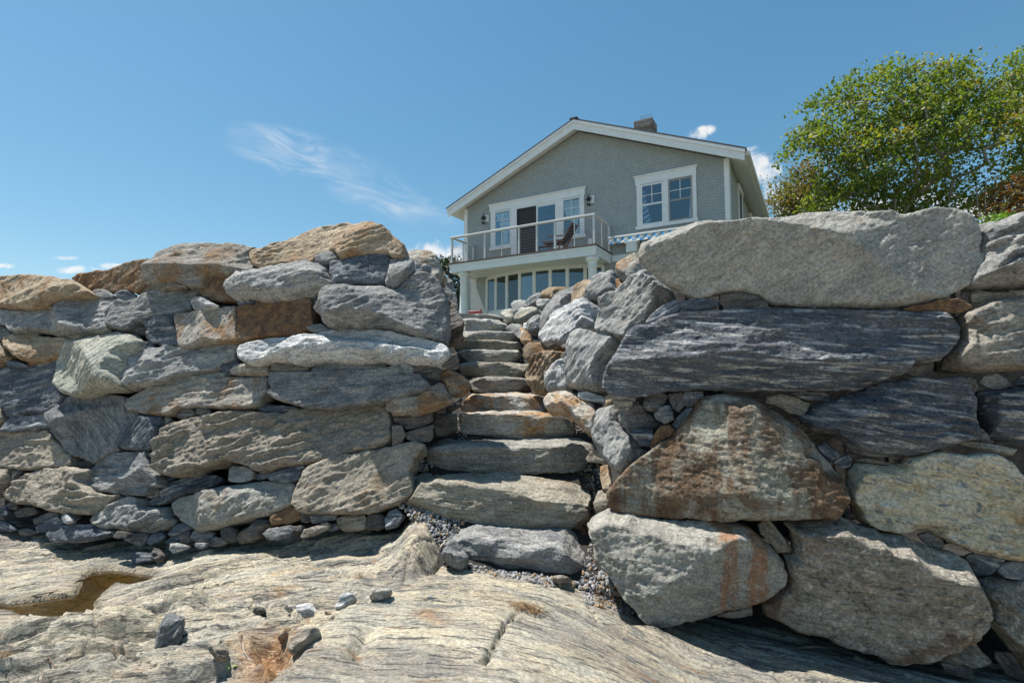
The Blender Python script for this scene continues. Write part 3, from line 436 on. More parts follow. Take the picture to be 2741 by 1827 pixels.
# small ones between slab and triangle
for lb,s,st,ag in (('dark brown stone, first of the cluster under the streaked slab','745,430 760,330 800,310 930,310 970,340 930,410 850,480 780,462','D',0),('dark tall stone, second along the top of the cluster under the slab','970,320 1100,300 1110,330 1120,410 1070,480 1010,450 980,372','D',60),('grey stone touching the tip of the rust stained triangle','1095,350 1120,295 1280,290 1290,330 1240,400 1180,430 1130,427','Y',0),('pointed grey stone in the middle of the cluster under the slab','840,500 900,430 980,415 1020,490 1020,550 940,583 870,552','Y',0),('slanting blue-grey stone on the upper left edge of the triangle','1000,600 1040,530 1140,430 1200,430 1170,510 1100,590 1040,632','S',50),('rust brown stone behind the upper left edge of the triangle','805,800 840,680 900,600 980,590 1030,640 1010,690 900,740 830,812','R',60),('shadowed grey stone under the dark grey triangular stone','600,640 830,640 840,700 810,790 720,780','S',0),('brown stone in the shade left under the streaked slab','470,370 650,370 645,420 600,465 510,455','N',0)):
    Rw('9',st,.05,ag,lb,s,group='small stones under the streaked slab',proud=.02)
# ---- stones lining the stairs on the right
SN=(-.62,-.68,.38)
Sd('5','E',8.9,.1,0,'pale stone beside the top step','800,600 870,575 920,565 930,620 930,680 850,655 820,625',n=SN)
Sd('5','G',8.7,.1,20,'grey round stone above the pale blocky stone by the top steps','925,540 950,500 1000,485 1045,490 1050,540 1000,590 930,622',n=SN)
Sd('5','E',8.5,.1,20,'pale blocky stone beside the two top steps','930,660 960,610 1020,560 1090,540 1130,550 1140,590 1100,650 1020,690 960,692',n=SN)
Sd('5','G',8.6,.2,30,'flat grey stone left of the flat tan capstone by the stairs','1045,490 1100,450 1170,415 1185,460 1120,497 1050,542',n=SN)
Sd('5','T',8.3,.2,10,'flat tan capstone below the bay window','1165,450 1190,410 1270,375 1380,362 1415,375 1300,430 1280,462',n=SN)
Sd('5','G',8.2,.1,0,'small blocky grey stone under the flat tan capstone','1135,510 1150,470 1250,475 1250,500 1200,550 1140,557',n=SN)
Sd('5','G',7.5,.1,55,'bluish grey slab leaning up towards the bay window','1150,720 1180,600 1240,520 1310,430 1400,380 1490,345 1460,400 1450,460 1400,540 1370,610 1300,650 1240,720 1170,772',n=SN,rough=1.4)
Sd('5','T',7.1,.1,60,'pale tan knobby stone at the foot of the right porch column','1445,550 1450,450 1490,370 1550,305 1610,300 1650,320 1640,370 1590,440 1570,510 1500,560 1455,567',n=SN)
Sd('5','G',6.5,.1,40,'grey boulder right of the pale tan knobby stone','1580,480 1600,420 1640,350 1650,280 1740,245 1850,225 1855,330 1870,430 1790,440 1740,470 1640,492',n=SN)
Sd('5','H',5.8,.2,0,'rusty topped boulder left of the huge pale boulder','1855,260 1880,190 1960,130 2050,90 2090,130 2130,210 2060,260 2010,320 1950,330 1900,300',n=SN)
Sd('5','R',5.9,.0,0,'brown stone under the rusty topped boulder','1840,290 1900,290 1955,330 1920,400 1870,425 1848,372',n=SN)
Sd('5','Y',5.75,.0,0,'dark chip right of the brown stone under the rusty topped boulder','1915,330 2020,320 1990,370 1940,402',n=SN)
Sd('5','W',6.4,.35,28,'bright white slab in the right stair wall','1155,830 1160,790 1240,720 1300,660 1420,590 1530,530 1620,508 1690,550 1720,590 1650,640 1640,710 1580,740 1540,760 1450,830 1380,850 1260,850 1190,867',n=(-.6,-.72,.35),rough=1.4)
Sd('5','G',4.82,.2,42,'big grey slanting boulder under the left end of the huge pale boulder','1650,700 1690,620 1720,590 1690,530 1780,450 1900,420 1960,380 2060,290 2110,250 2180,250 2290,340 2360,400 2340,440 2250,490 2200,560 2130,620 2120,680 2020,720 1950,770 1910,810 1800,780 1660,762',n=(-.45,-.85,.3),rough=1.3,H=.18)
Sd('5','G',5.0,.12,60,'light grey blocky boulder left of the streaked slab','1390,1140 1400,1000 1430,970 1470,850 1490,790 1540,765 1640,770 1700,800 1790,790 1890,840 1880,900 1840,960 1770,1050 1750,1120 1740,1280 1660,1310 1540,1290 1420,1250',n=(-.5,-.85,.2),H=.18)
Sd('5','W',5.5,.15,50,'pale cracked stone between the tan and the light grey boulders','1215,1170 1240,1110 1330,1030 1370,1000 1390,1050 1395,1140 1420,1250 1390,1280 1290,1270 1230,1300 1200,1242',n=(-.55,-.78,.3),rough=1.5)
Sd('5','T',6.0,.15,62,'tan furrowed boulder beside the seventh step','1025,1170 1050,1060 1100,980 1160,950 1240,930 1380,950 1370,1000 1250,1100 1210,1180 1200,1290 1110,1300 1050,1242',n=(-.6,-.74,.3),rough=1.7)
Sd('5','R',6.6,.1,20,'orange brown stone above the tan furrowed boulder','1015,1000 1040,920 1090,870 1200,870 1380,850 1340,900 1220,940 1110,980 1050,1022',n=SN)
Sd('5','D',6.1,.0,0,'dark stone in the gap under the bright white slab','1350,900 1450,835 1465,900 1430,937 1380,932',n=SN)
Sd('5','O',7.4,.1,80,'orange and white upright stone beside the upper steps','990,860 985,740 1010,725 1070,790 1080,850 1010,872',n=SN)
Sd('5','G',8.0,.1,20,'grey stone right of the eleventh step','850,740 930,700 1000,700 990,780 980,830 930,790',n=SN)
Sd('5','G',7.7,.1,60,'grey knobby stone below the small blocky grey stone','1060,700 1100,640 1150,610 1180,630 1150,760 1080,780 1050,772',n=SN)
Sd('5','W',7.9,.0,0,'small pale chip left of the grey knobby stone','1010,690 1040,680 1040,740 1005,742',n=SN)
Sd('5','W',7.2,.1,0,'small white chip under the pale tan knobby stone','1370,590 1400,550 1440,540 1440,570 1390,612',n=SN)
Sd('5','G',7.3,.1,0,'small grey chip left of the pale tan knobby stone','1410,525 1450,475 1442,532',n=SN)
Sd('6','O',4.85,.2,-25,'big orange stained boulder right of the fourth step','1190,30 1230,-30 1380,-38 1480,-10 1530,40 1600,50 1640,80 1670,160 1650,250 1620,300 1560,290 1480,210 1390,130 1300,110 1210,100',n=(-.4,-.8,.45),rough=1.4)
Sd('5','W',4.8,.1,0,'pale flat chip under the light grey blocky boulder','1500,1310 1580,1300 1740,1350 1750,1400 1640,1390 1540,1370 1500,1352',n=(-.4,-.85,.3))
Sd('5','T',4.6,.0,0,'small square tan chip left under the streaked slab','1750,1375 1800,1370 1822,1420 1750,1432',n=(-.3,-.9,.2))
Sd('6','G',4.3,.15,65,'light grey folded boulder left of the rust stained triangle','1620,330 1660,220 1680,130 1780,90 1830,85 1870,130 1880,230 1950,330 2030,400 2070,470 2140,490 2000,600 1900,690 1860,690 1780,620 1700,520 1640,432',n=(-.45,-.85,.25),rough=1.3,H=.16)
Sd('6','Y',4.28,.05,0,'dark grey triangular stone right of the light grey folded boulder','1865,180 1920,110 1990,50 2040,40 2090,110 2180,190 2240,250 2220,280 2030,320 1920,290 1870,232',n=(-.2,-.95,.15))
Sd('6','T',4.35,.3,70,'yellowish layered stone standing in the gravel by the second step','1700,630 1770,615 1790,650 1810,770 1780,830 1720,830 1700,730',n=(-.4,-.75,.5))
Sd('6','N',4.2,.3,0,'tan stone in the gravel below the yellowish layered stone','1640,960 1680,850 1760,840 1765,990 1700,1010 1650,1012',n=(-.3,-.75,.55))
Sd('6','N',4.6,.0,0,'shadowed stone between the third step and the folded boulder','1570,560 1640,470 1720,530 1770,610 1690,600 1590,590',n=(-.3,-.9,.2))
# ---------------------------------------------------------------- bedrock shore
GX=[-9,-6,-4.5,-2.9,-1.1,0,.6,1.2,2.5,4,6];GZ=[-.25,-.22,-.34,-.17,.06,.02,-.08,-.30,-.36,-.45,-.6]
from functools import lru_cache
_cx=np.linspace(-9,6,301);_cz=np.convolve(np.pad(np.interp(_cx,GX,GZ),8,'edge'),np.hanning(17)/np.hanning(17).sum(),'valid')
def zbase(X): return np.interp(X,_cx,_cz)
def gxy(pts):
    """photo outline points -> ground XY"""
    r=[]
    for x,y in pts:
        d=ray(x,y);t=4.
        for _ in range(25):
            p=CAM+t*d;t=(zbase(p[0])-1.5)/d[2] if d[2]<-.02 else 6.
            t=min(max(t,1.2),9)
        p=CAM+t*d;r.append((p[0],p[1]))
    return np.array(r)
def P2(s): return [tuple(float(v) for v in t.split(',')) for t in s.split()]
SLAB=gxy(P2('735,1827 800,1765 860,1705 905,1662 960,1622 1010,1592 1060,1575 1160,1556 1253,1582 1381,1621 1500,1655 1600,1690 1750,1700 1950,1780 2080,1827'));SLAB=np.concatenate([SLAB,[[1.6,1.5],[-1.35,1.5]]])
HUMP=gxy(P2('1030,1545 1060,1455 1080,1410 1105,1393 1150,1405 1195,1440 1190,1500 1155,1560 1090,1572'))
TROUGH=gxy(P2('690,1480 830,1455 1040,1450 1052,1480 1005,1528 850,1526 740,1506'))
PIT=gxy(P2('672,1705 740,1690 785,1722 765,1785 700,1768'))
FOLD=gxy(P2('915,1795 960,1715 1015,1712 990,1790 962,1806'))
LEDGE=gxy(P2('0,1632 105,1632 180,1624 300,1612 400,1606 545,1602 560,1625 520,1660 300,1720 100,1740 0,1760'))
POOL=gxy([(0+a*K,1360+b*K) for a,b in P2('-120,890 0,885 130,882 160,900 350,910 600,882 830,862 850,840 880,780 860,740 940,665 1040,592 1170,590 1330,552 1370,530 1400,490 1300,490 1070,492 960,500 850,522 760,572 730,622 690,690 500,735 300,780 100,815 0,818 -120,820')])
CRACKS=[gxy(P2(s)) for s in ('1155,1488 1092,1533 1083,1558','1180,1510 1158,1552','1384,1676 1348,1705 1328,1762 1304,1792 1278,1827','1353,1700 1340,1735','1578,1631 1605,1670 1700,1692','692,1592 671,1637','354,1720 310,1777 295,1800','545,1605 527,1622 500,1640','1010,1592 960,1622 905,1662 860,1705','1161,1554 1253,1581 1381,1620','300,1650 340,1668 410,1662','1300,1827 1320,1795','500,1800 470,1827','605,1770 520,1790 480,1827','260,1700 245,1740 225,1780','840,1735 780,1760')]
WZ=-.335
def blocks(x,y,sx,sy,amp):
    """fractured bed: tilted flat blocks"""
    wx=x*sx+.35*fbm(c3(x*3,y*3,2.),3);wy=y*sy+.35*fbm(c3(x*3,y*3,5.),3)+.55*wx;i=np.floor(wx).astype(np.int64);best=np.full(len(x),9.);sec=np.full(len(x),9.);z=np.zeros(len(x))
    for a in (-1,0,1):
        for b in (-1,0,1):
            ci=i+a;cj=np.floor(wy).astype(np.int64)+b;h=(ci*73856093)^(cj*19349663);h=(h^(h>>13))*1274126177;h1=(h^(h>>16))&65535;h2=(h>>7)&65535;h3=(h*31>>9)&65535;h4=(h*17>>11)&65535
            dx=wx-(ci+_RT[h1]);dy=wy-(cj+_RT[h2]);d=dx*dx+dy*dy;m=d<best;sec=np.where(m,best,np.minimum(sec,d));best=np.where(m,d,best);z=np.where(m,(_RT[h3]-.5)*2+(_RT[h4]-.5)*1.6*dx+(_RT[h1]-.5)*1.8*dy,z)
    e=np.sqrt(sec)-np.sqrt(best);return amp*(z-1.1*np.exp(-(e/.045)**2))
def plates(t,sl,lt,ls,k):
    """jointed bedding: offset plates with open cracks; returns height and crack depth"""
    v=sl/ls+.30*fbm(c3(t*.9,sl*1.2,k),3);j=np.floor(v).astype(np.int64);fj=v-j;rj=_RT[(j*7919+int(k)*131)&65535]
    uu=t/lt+rj*7+(.35+.5*rj)*v+.12*fbm(c3(t*3,sl*3,k+1.),3);i=np.floor(uu).astype(np.int64);fi=uu-i;h=(i*73856093)^(j*19349663);h=(h^(h>>13))*1274126177;a=_RT[(h^(h>>16))&65535];b=_RT[(h>>7)&65535];c=_RT[(h>>11)&65535]
    e=np.minimum(np.minimum(fi,1-fi)*lt,np.minimum(fj,1-fj)*ls);return (a-.5)*2+(b-.5)*1.1*(fi-.5)+(c-.3)*1.6*(fj-.5),np.exp(-(e/.010)**2)*(b>.3)
def gheight(X,Y,fine=True):
    X=np.asarray(X,float);Y=np.asarray(Y,float);q=np.stack([X,Y],1)
    t=X;s=Y+.2*X+.065*X*X
    sl=s+.10*fbm(c3(X*.9,Y*.9,3.),3)+.035*fbm(c3(X*3,Y*3,8.),3)
    left=sst(-.6,-2.0,X);front=sst(4.3,3.4,Y)
    z=zbase(X)+.045*fbm(c3(X*.8,Y*1.3,1.),3)
    rugged=.35+.9*left*(.4+.6*front)
    inS,_=poly_sdf(q,SLAB);slab=sst(-.02,.05,inS);rugged=rugged*(1-.65*slab)
    per=.27+.0*X;u=sl/per+.5*fbm(c3(X*.5,sl*.6,5.),2);fr=u-np.floor(u)
    z=z+(.085*rugged)*(np.minimum(fr/.17,(1-fr)/.83)-.5)*sst(-.3,.2,fbm(c3(X*1.1+9,sl*2.,2.),2))
    if fine:
        u2=sl/.085+.7*fbm(c3(X*1.3,sl*3,15.),3);f2=u2-np.floor(u2);z=z+.026*rugged*(np.minimum(f2/.22,(1-f2)/.78)-.5)*sst(-.1,.3,fbm(c3(X*2.1+3,sl*4.,22.),3))
    if fine:
        lf2=sst(.0,-1.3,X);zone=(.18+.82*lf2*(.45+.55*front))*(1-.75*slab);h1,g1=plates(t,sl,.62,.25,3.);h2,g2=plates(t+3,sl+.1,.30,.10,8.);z=z+zone*(.052*h1+.017*h2)-.034*g1*np.minimum(1,zone+.10)-.014*g2*zone
    if fine:
        z=z+.020*rugged*fbm(c3(t*1.7,sl*10,4.),4,.6)+.030*rugged*fbm(c3(t*2.6+.8*fbm(c3(X*2,Y*2,6.),2),sl*3.4,6.),4,.55)
    if fine: z=z+.055*(.25+left*front)*(.6-1.8*np.abs(fbm(c3(t*1.15,sl*2.5,11.),3)))*(1-.7*slab)+.030*rugged*(.5-1.8*np.abs(fbm(c3(t*1.8,sl*8,12.),3)))
    d,_=poly_sdf(q,SLAB);z=z+.075*sst(-.05,.06,d)
    d,_=poly_sdf(q,HUMP);z=z+.20*sst(-.03,.20,d)
    d,_=poly_sdf(q,TROUGH);z=z-.08*sst(-.04,.14,d)
    d,_=poly_sdf(q,PIT);z=z-.13*sst(-.03,.05,d)
    d,_=poly_sdf(q,FOLD);z=z-.06*sst(-.03,.10,d)
    d,_=poly_sdf(q,LEDGE);z=z+.07*sst(-.05,.10,d)
    d,_=poly_sdf(q,POOL);w=sst(.5,.03,-d);z=np.where(d<0,z*(1-w)+w*np.maximum(WZ+.008+.10*np.minimum(-d,.5),np.minimum(z,WZ+.03+.16*np.minimum(-d,.6))),WZ-np.minimum(.09,.35*d))
    if fine:
        lam=fbm(c3(t*2.2,sl*46,1.),4,.6);z=z+.0042*lam*(.6+.6*rugged)+.0036*fbm(c3(X*30,Y*30,2.),4,.65)+.006*(.5-2*np.abs(fbm(c3(t*7,sl*16,31.),4,.6)))
        g=sl*15+1.2*fbm(c3(X*1.2,sl*4,9.),3);fg=np.abs(g-np.floor(g)-.5);z=z-.012*sst(.09,.0,fg)*sst(.0,.35,fbm(c3(t*1.5,sl*6,7.),3))
        for k,c in enumerate(CRACKS):
            m=(X>c[:,0].min()-.2)&(X<c[:,0].max()+.2)&(Y>c[:,1].min()-.2)&(Y<c[:,1].max()+.2)
            if m.any():
                dd=line_dist(q[m]+.018*np.stack([fbm(c3(X[m]*9,Y[m]*9,k),3),fbm(c3(X[m]*9,Y[m]*9,k+50.),3)],1),c);z[m]-=.04*np.exp(-(dd/.011)**2)
    return z
def ground_hit(x,y,dz=0):
    r=ray(x,y);t=np.linspace(1.6,9,400);p=CAM+t[:,None]*r;h=gheight(p[:,0],p[:,1],False)+dz
    i=np.nonzero(p[:,2]<=h)[0];return p[i[0]] if len(i) else p[-1]
def build_ground():
    ys=[1.75]
    while ys[-1]<7.6: ys.append(ys[-1]*1.0034)
    xs=np.arange(-8.2,4.9,.0115);ys=np.array(ys);X,Y=np.meshgrid(xs,ys,indexing='ij');n,m=X.shape;X=X.ravel();Y=Y.ravel();Z=gheight(X,Y)
    s=Y+.2*X+.065*X*X+.10*fbm(c3(X*.9,Y*.9,3.),3)+.035*fbm(c3(X*3,Y*3,8.),3)
    q=np.stack([X,Y],1);pa=plates(X,s,.62,.25,3.)[0]+.6*plates(X+3,s+.1,.30,.10,8.)[0]
    st=.0*X
    for pg,a in ((PIT,.9),(gxy(P2('640,1700 700,1690 800,1700 790,1760 720,1810 660,1800')),.45),(gxy(P2('1130,1672 1150,1672 1175,1700 1165,1708')),.5)):
        d,_=poly_sdf(q,pg);st=np.maximum(st,a*sst(-.10,.04,d+.05*fbm(c3(X*9,Y*9,4.),4)))
    wet=sst(-.10,.0,poly_sdf(q,POOL)[0]+.05*fbm(c3(X*6,Y*6,1.),3))
    I=np.arange(n*m).reshape(n,m);Q=np.stack([I[:-1,:-1],I[1:,:-1],I[1:,1:],I[:-1,1:]],-1).reshape(-1,4)
    N=NT('bedrock');f=N.attr('fco');sn=N.attr('stain',2);wt=N.attr('wet',2);bd=N.attr('bed',2)
    n1=N.noise(N.scale(f,(3.2,13,8)),1,10,.72,.9);n2=N.noise(N.scale(f,(1.2,2.6,2)),1.6,9,.68,.4);n3=N.noise(f,55,5,.72);n4=N.noise(N.scale(f,(4,52,20)),1,6,.66,.4);n5=N.noise(N.scale(f,(1.5,7,3)),1.3,8,.66,.6)
    col=N.mix(N.ramp(n2,.38,.62),(.43,.375,.28),(.375,.35,.295))
    col=N.mix(N.math('MULTIPLY',N.ramp(n1,.51,.62),.9),col,(.17,.175,.165))
    col=N.mix(N.math('MULTIPLY',N.ramp(n1,.46,.35),.75),col,(.53,.47,.35))
    col=N.mix(N.math('MULTIPLY',N.ramp(n4,.54,.61),.85),col,(.06,.06,.055))
    col=N.mix(N.math('MULTIPLY',N.ramp(n5,.57,.68),.65),col,(.36,.21,.10))
    n9=N.noise(N.scale(f,(2.5,9,5)),1,9,.72,.9);cr=N.math('ABSOLUTE',N.math('SUBTRACT',n9,.5))
    col=N.mix(N.math('MULTIPLY',N.ramp(cr,.014,.003),.6),col,(.05,.045,.04))
    bs_=N.ramp(bd,-1.2,1.2,.72,1.22);col=N.mix(1.,col,N.n('ShaderNodeCombineColor',{0:bs_,1:bs_,2:N.math('ADD',N.math('MULTIPLY',bs_,.85),.15)}).outputs[0],'MULTIPLY')
    rc=N.mix(N.ramp(N.noise(f,12,6,.7),.4,.6),(.42,.20,.06),(.22,.10,.045))
    col=N.mix(N.math('MULTIPLY',sn,N.ramp(N.noise(f,6,7,.7),.3,.5)),col,rc)
    col=N.mix(N.math('MULTIPLY',wt,.6),col,N.mix(1.,col,(.45,.40,.30),'MULTIPLY'))
    g=N.ramp(n3,.25,.75,.60,1.36);col=N.mix(1.,col,N.n('ShaderNodeCombineColor',{0:g,1:g,2:g}).outputs[0],'MULTIPLY')
    h=N.math('ADD',N.math('ADD',N.math('MULTIPLY',n1,.9),N.math('MULTIPLY',n4,.8)),N.math('ADD',N.math('MULTIPLY',n3,.45),N.math('MULTIPLY',n9,1.6)))
    mat=N.bsdf(col,N.math('SUBTRACT',.78,N.math('MULTIPLY',wt,.4)),h,.8,.03,**{'Specular IOR Level':.3})
    o=link('bedrock_ground',mesh_np('bedrock_ground',np.stack([X,Y,Z],1),Q,True,{'fco':('FLOAT_VECTOR',np.stack([X,s,Z],1)),'stain':('FLOAT',st),'wet':('FLOAT',wet),'bed':('FLOAT',pa)}),mat);tag(o,kind='structure')
build_ground()
# water in the hollow
wb=MB();cs=POOL.mean(0);wb.bm.faces.new([wb.bm.verts.new((*p,WZ)) for p in POOL+0*cs]);
N=NT('tidepool_water');o_=N.obj();wn=N.noise(o_,14,4,.6)
gl=N.n('ShaderNodeBsdfGlossy',{'Roughness':.04});tr=N.n('ShaderNodeBsdfTransparent',{'Color':(.50,.43,.27,1)})
bp=N.n('ShaderNodeBump',{'Strength':.25,'Distance':.01,'Height':wn});N.t.links.new(bp.outputs[0],gl.inputs['Normal'])
fr=N.n('ShaderNodeFresnel',{'IOR':1.33});N.t.links.new(bp.outputs[0],fr.inputs['Normal'])
mx=N.n('ShaderNodeMixShader',{0:fr.outputs[0],1:tr.outputs[0],2:gl.outputs[0]});N.t.links.new(mx.outputs[0],N.out.inputs[0])
w=wb.build('puddle_water',N.m);bmx=bmesh.new();bmx.from_mesh(w.data);bmesh.ops.triangulate(bmx,faces=bmx.faces);bmx.to_mesh(w.data);bmx.free()
if w.data.polygons[0].normal.z<0: w.data.flip_normals()
tag(w,kind='structure')
# ---------------------------------------------------------------- steps
def stone_block(name,label,cat,group,sty,c,dims,yaw=0,roll=0,pitch=0,rad=.05,rough=1.,ang=0,sp=.011,parent=None):
    h=np.array(dims)/2;pts=[];Qs=[];base=0;n=[max(3,int(2*x/sp)) for x in h]
    for ax in range(3):
        a,b=[k for k in range(3) if k!=ax]
        for sg in (-1,1):
            ga,gb=np.meshgrid(np.linspace(-h[a],h[a],n[a]+1),np.linspace(-h[b],h[b],n[b]+1),indexing='ij');p=np.zeros((ga.size,3));p[:,a]=ga.ravel();p[:,b]=gb.ravel();p[:,ax]=sg*h[ax]
            I=np.arange(ga.size).reshape(ga.shape)+base;q=np.stack([I[:-1,:-1],I[1:,:-1],I[1:,1:],I[:-1,1:]],-1).reshape(-1,4)
            if (sg>0)==(ax==1): q=q[:,::-1]
            pts.append(p);Qs.append(q);base+=len(p)
    p=np.concatenate(pts);Q=np.concatenate(Qs)
    key=np.round(p*1e5).astype(np.int64);_,i0,inv=np.unique(key,axis=0,return_index=True,return_inverse=True);p=p[i0];Q=inv.ravel()[Q]
    sd=sum(ord(ch)*(i+1) for i,ch in enumerate(label or name))%997
    rad=min(rad,.45*min(dims));inner=np.clip(p,-(h-rad),h-rad);d=p-inner;L_=np.linalg.norm(d,axis=1)[:,None]+1e-9;nr=d/L_
    v=inner+nr*rad
    # bow, taper and chips
    fx=v[:,0]/h[0]
    v[:,2]+=.10*dims[2]*fbm(c3(fx*1.3,v[:,1]*2,sd+.5),2)+.05*dims[2]*fbm(c3(fx*5,v[:,1]*6,sd+.1),2);v[:,1]+=.16*dims[1]*fbm(c3(fx*1.6,v[:,2]*5,sd+9.5),2)
    v[:,2]*=1-.26*np.abs(fx)**4;v[:,1]*=1-.20*np.abs(fx)**4
    rg=np.random.default_rng(sd)
    for k in range(16):
        dn=rg.normal(size=3)*np.array([.8,1.,1.]);dn[0]*=min(1.,dims[1]/dims[0]*2.2);dn/=np.linalg.norm(dn);dd=v@dn;lim=dd.max()*rg.uniform(.80,.96);ex=np.clip(dd-lim,0,None);v=v-ex[:,None]*dn
    ca,sa=math.cos(ang),math.sin(ang);a1=v[:,0]*ca+v[:,2]*sa;a2=v[:,2]*ca-v[:,0]*sa
    sc=min(1,.3+2.2*min(dims))
    det=.026*fbm(np.stack([a1*3.5,v[:,1]*5,a2*8],1)+sd,4,.6)+.011*fbm(np.stack([a1*4,v[:,1]*9,a2*40],1)+sd,4,.6)+.0035*fbm(v*60+sd,3,.7)
    v=v+nr*(det*rough*sc)[:,None]
    me=mesh_np(name,v,Q,True,{'fco':('FLOAT_VECTOR',np.stack([a1+sd,a2+sd*.3,v[:,1]],1))})
    o=link(name,me,M[sty],parent);o.location=c;o.rotation_euler=(math.radians(pitch),math.radians(roll),math.radians(yaw))
    if label: tag(o,label,cat,group)
    return o
M['U']=rock_mat('step_grey',(.26,.25,.225),(.34,.325,.285),(.42,.41,.38),.45,.55,rust=.15,rustc=(.30,.21,.12),rustd=(.2,.14,.09))
M['V']=rock_mat('step_tan',(.26,.235,.185),(.35,.32,.26),(.42,.40,.35),.4,.56,rust=.25,rustc=(.28,.18,.09),rustd=(.17,.12,.07),sx=4,sy=12)
ST=[(1205,1583,1440,1553,4.15,.46,-13,3.5,'S','grey bottom step with pale streaks','G'),
(1098,1568,1290,1410,4.60,.50,-9,3.0,'V','broad tan second step, largest of the stairway','V'),
(1150,1586,1186,1246,5.05,.46,-2,-.5,'U','long olive grey third step','U'),
(1238,1532,1103,1157,5.5,.40,-2,0,'O','white fourth step with orange stains','O'),
(1236,1460,1057,1098,5.95,.40,-2,.3,'O','orange stained fifth step partly in shade','O'),
(1246,1408,1010,1049,6.4,.42,-2,0,'U','grey-brown sixth step, beside the tan furrowed boulder','U'),
(1226,1415,968,1005,6.85,.42,0,-.5,'V','tan seventh step with a mossy left end','V'),
(1226,1400,934,962,7.25,.40,-1,-.5,'U','thin dark grey eighth step','U'),
(1216,1388,909,934,7.65,.40,-1,0,'V','thin brownish ninth step','V'),
(1228,1384,884,910,8.05,.42,0,0,'U','flat grey tenth step','U'),
(1222,1354,852,889,8.55,.40,0,0,'P','pale blocky eleventh step','P'),
(1218,1346,837,853,8.95,.50,0,0,'U','flat grey top step at the head of the stairway','U')]
RY=[3.9];RZ=[-.05]
for xl,xr,yt,yb,d,tr,yw,rl,stx,lb,_ in ST:
    a=at(xl,yt,d);b=at(xr,yt,d);c=at((xl+xr)/2,yb,d);w_=1.06*abs(b[0]-a[0])/math.cos(math.radians(yw));top=(a[2]+b[2])/2;hh=top-c[2]+.05
    cc=((a[0]+b[0])/2,a[1]+tr/2,top-hh/2);sty={'G':'S'}.get(stx,stx)
    if lb.startswith('grey bottom'): sty='G'
    stone_block('step_stone',lb,'step','stone steps of the stairway',sty,cc,(w_,tr+.12,hh),yw,rl,5 if d<5.3 else 2,.04,1.25,sp=.009 if d<5.2 else .013)
    RY.append(a[1]+tr*.5);RZ.append(top-.10)
RY.append(RY[-1]+1);RZ.append(RZ[-1]+.05)
def ramp(Y): return np.interp(Y,RY,RZ)
def hill(X,Y):
    lawn=np.interp(Y,[5,9,10,17,40,120],[2.58,2.58,2.62,3.2,3.3,3.4])
    sL=.278*(X+.75)+.96*(Y-4.75);sR=.26*(X-.75)+.966*(Y-4.15)
    zl=-.7+(lawn+.7)*np.clip((sL-.40)/.40,0,1);zr=-.7+(lawn+.62)*np.clip((sR-.55)/.30,0,1)
    xr_=.72-.19*(np.minimum(Y,9.5)-4.4)
    wl=sst(-.75,-1.35,X);lo_=np.interp(Y,[4.5,5.2],[-.02,.5]);wr=sst(lo_,lo_+np.interp(Y,[4.5,5.2],[.4,.6]),X-xr_);open_=sst(9.2,10.2,Y)  # right edge starts nearer at the low steps, shaped to stop a sun leak
    cor=np.where(Y<4.0,-.6,ramp(Y)-.02);cor=cor*(1-open_)+np.maximum(lawn,2.6)*open_
    z=cor*(1-wl)*(1-wr)+np.minimum(zl,9)*wl+zr*wr*(1-wl)
    z=np.maximum(z,np.where((X>xr_+.06)&(Y<6),-.75+1.0*np.clip((sR-.14)/.14,0,1),-9));z=np.maximum(z,np.where((X<-.95)&(Y<9),-.75+.9*np.clip((sL-.2)/.14,0,1),-9))  # unseen berms added behind the lowest stones to block sun leaking under them
    return z
def build_hill():
    xs=np.concatenate([np.linspace(-150,-9,12)[:-1],np.arange(-9,5.5,.09),np.linspace(5.5,150,14)]);ys=np.concatenate([np.arange(3.4,12,.09),np.linspace(12,260,40)])
    X,Y=np.meshgrid(xs,ys,indexing='ij');n,m=X.shape;X=X.ravel();Y=Y.ravel();Z=hill(X,Y)+.03*fbm(c3(X*3,Y*3),3)
    I=np.arange(n*m).reshape(n,m);Q=np.stack([I[:-1,:-1],I[1:,:-1],I[1:,1:],I[:-1,1:]],-1).reshape(-1,4)
    N=NT('soil_and_lawn');o=N.obj();a=N.noise(o,9,8,.7);zz=N.n('ShaderNodeSeparateXYZ',{0:o}).outputs
    col=N.mix(N.ramp(a,.35,.65),(.014,.013,.012),(.032,.03,.026));g=N.mix(N.ramp(a,.3,.7),(.07,.08,.045),(.12,.13,.08))  # soil darkened to near black, painting deep shade into gaps between the stones
    col=N.mix(N.math('MULTIPLY',N.ramp(zz[2],2.35,2.6),N.ramp(zz[1],9.3,10.5)),col,g)
    o=link('terrain',mesh_np('terrain',np.stack([X,Y,Z],1),Q),N.bsdf(col,.95,a,.8,.03));tag(o,kind='structure')
build_hill()
sb=MB();sb.bm.faces.new([sb.bm.verts.new(p) for p in ((-900,-900,-.85),(900,-900,-.85),(900,900,-.85),(-900,900,-.85))])
tag(sb.build('shore',plain('shore_rock',(.30,.27,.22),.9,.3,.6)),kind='structure')
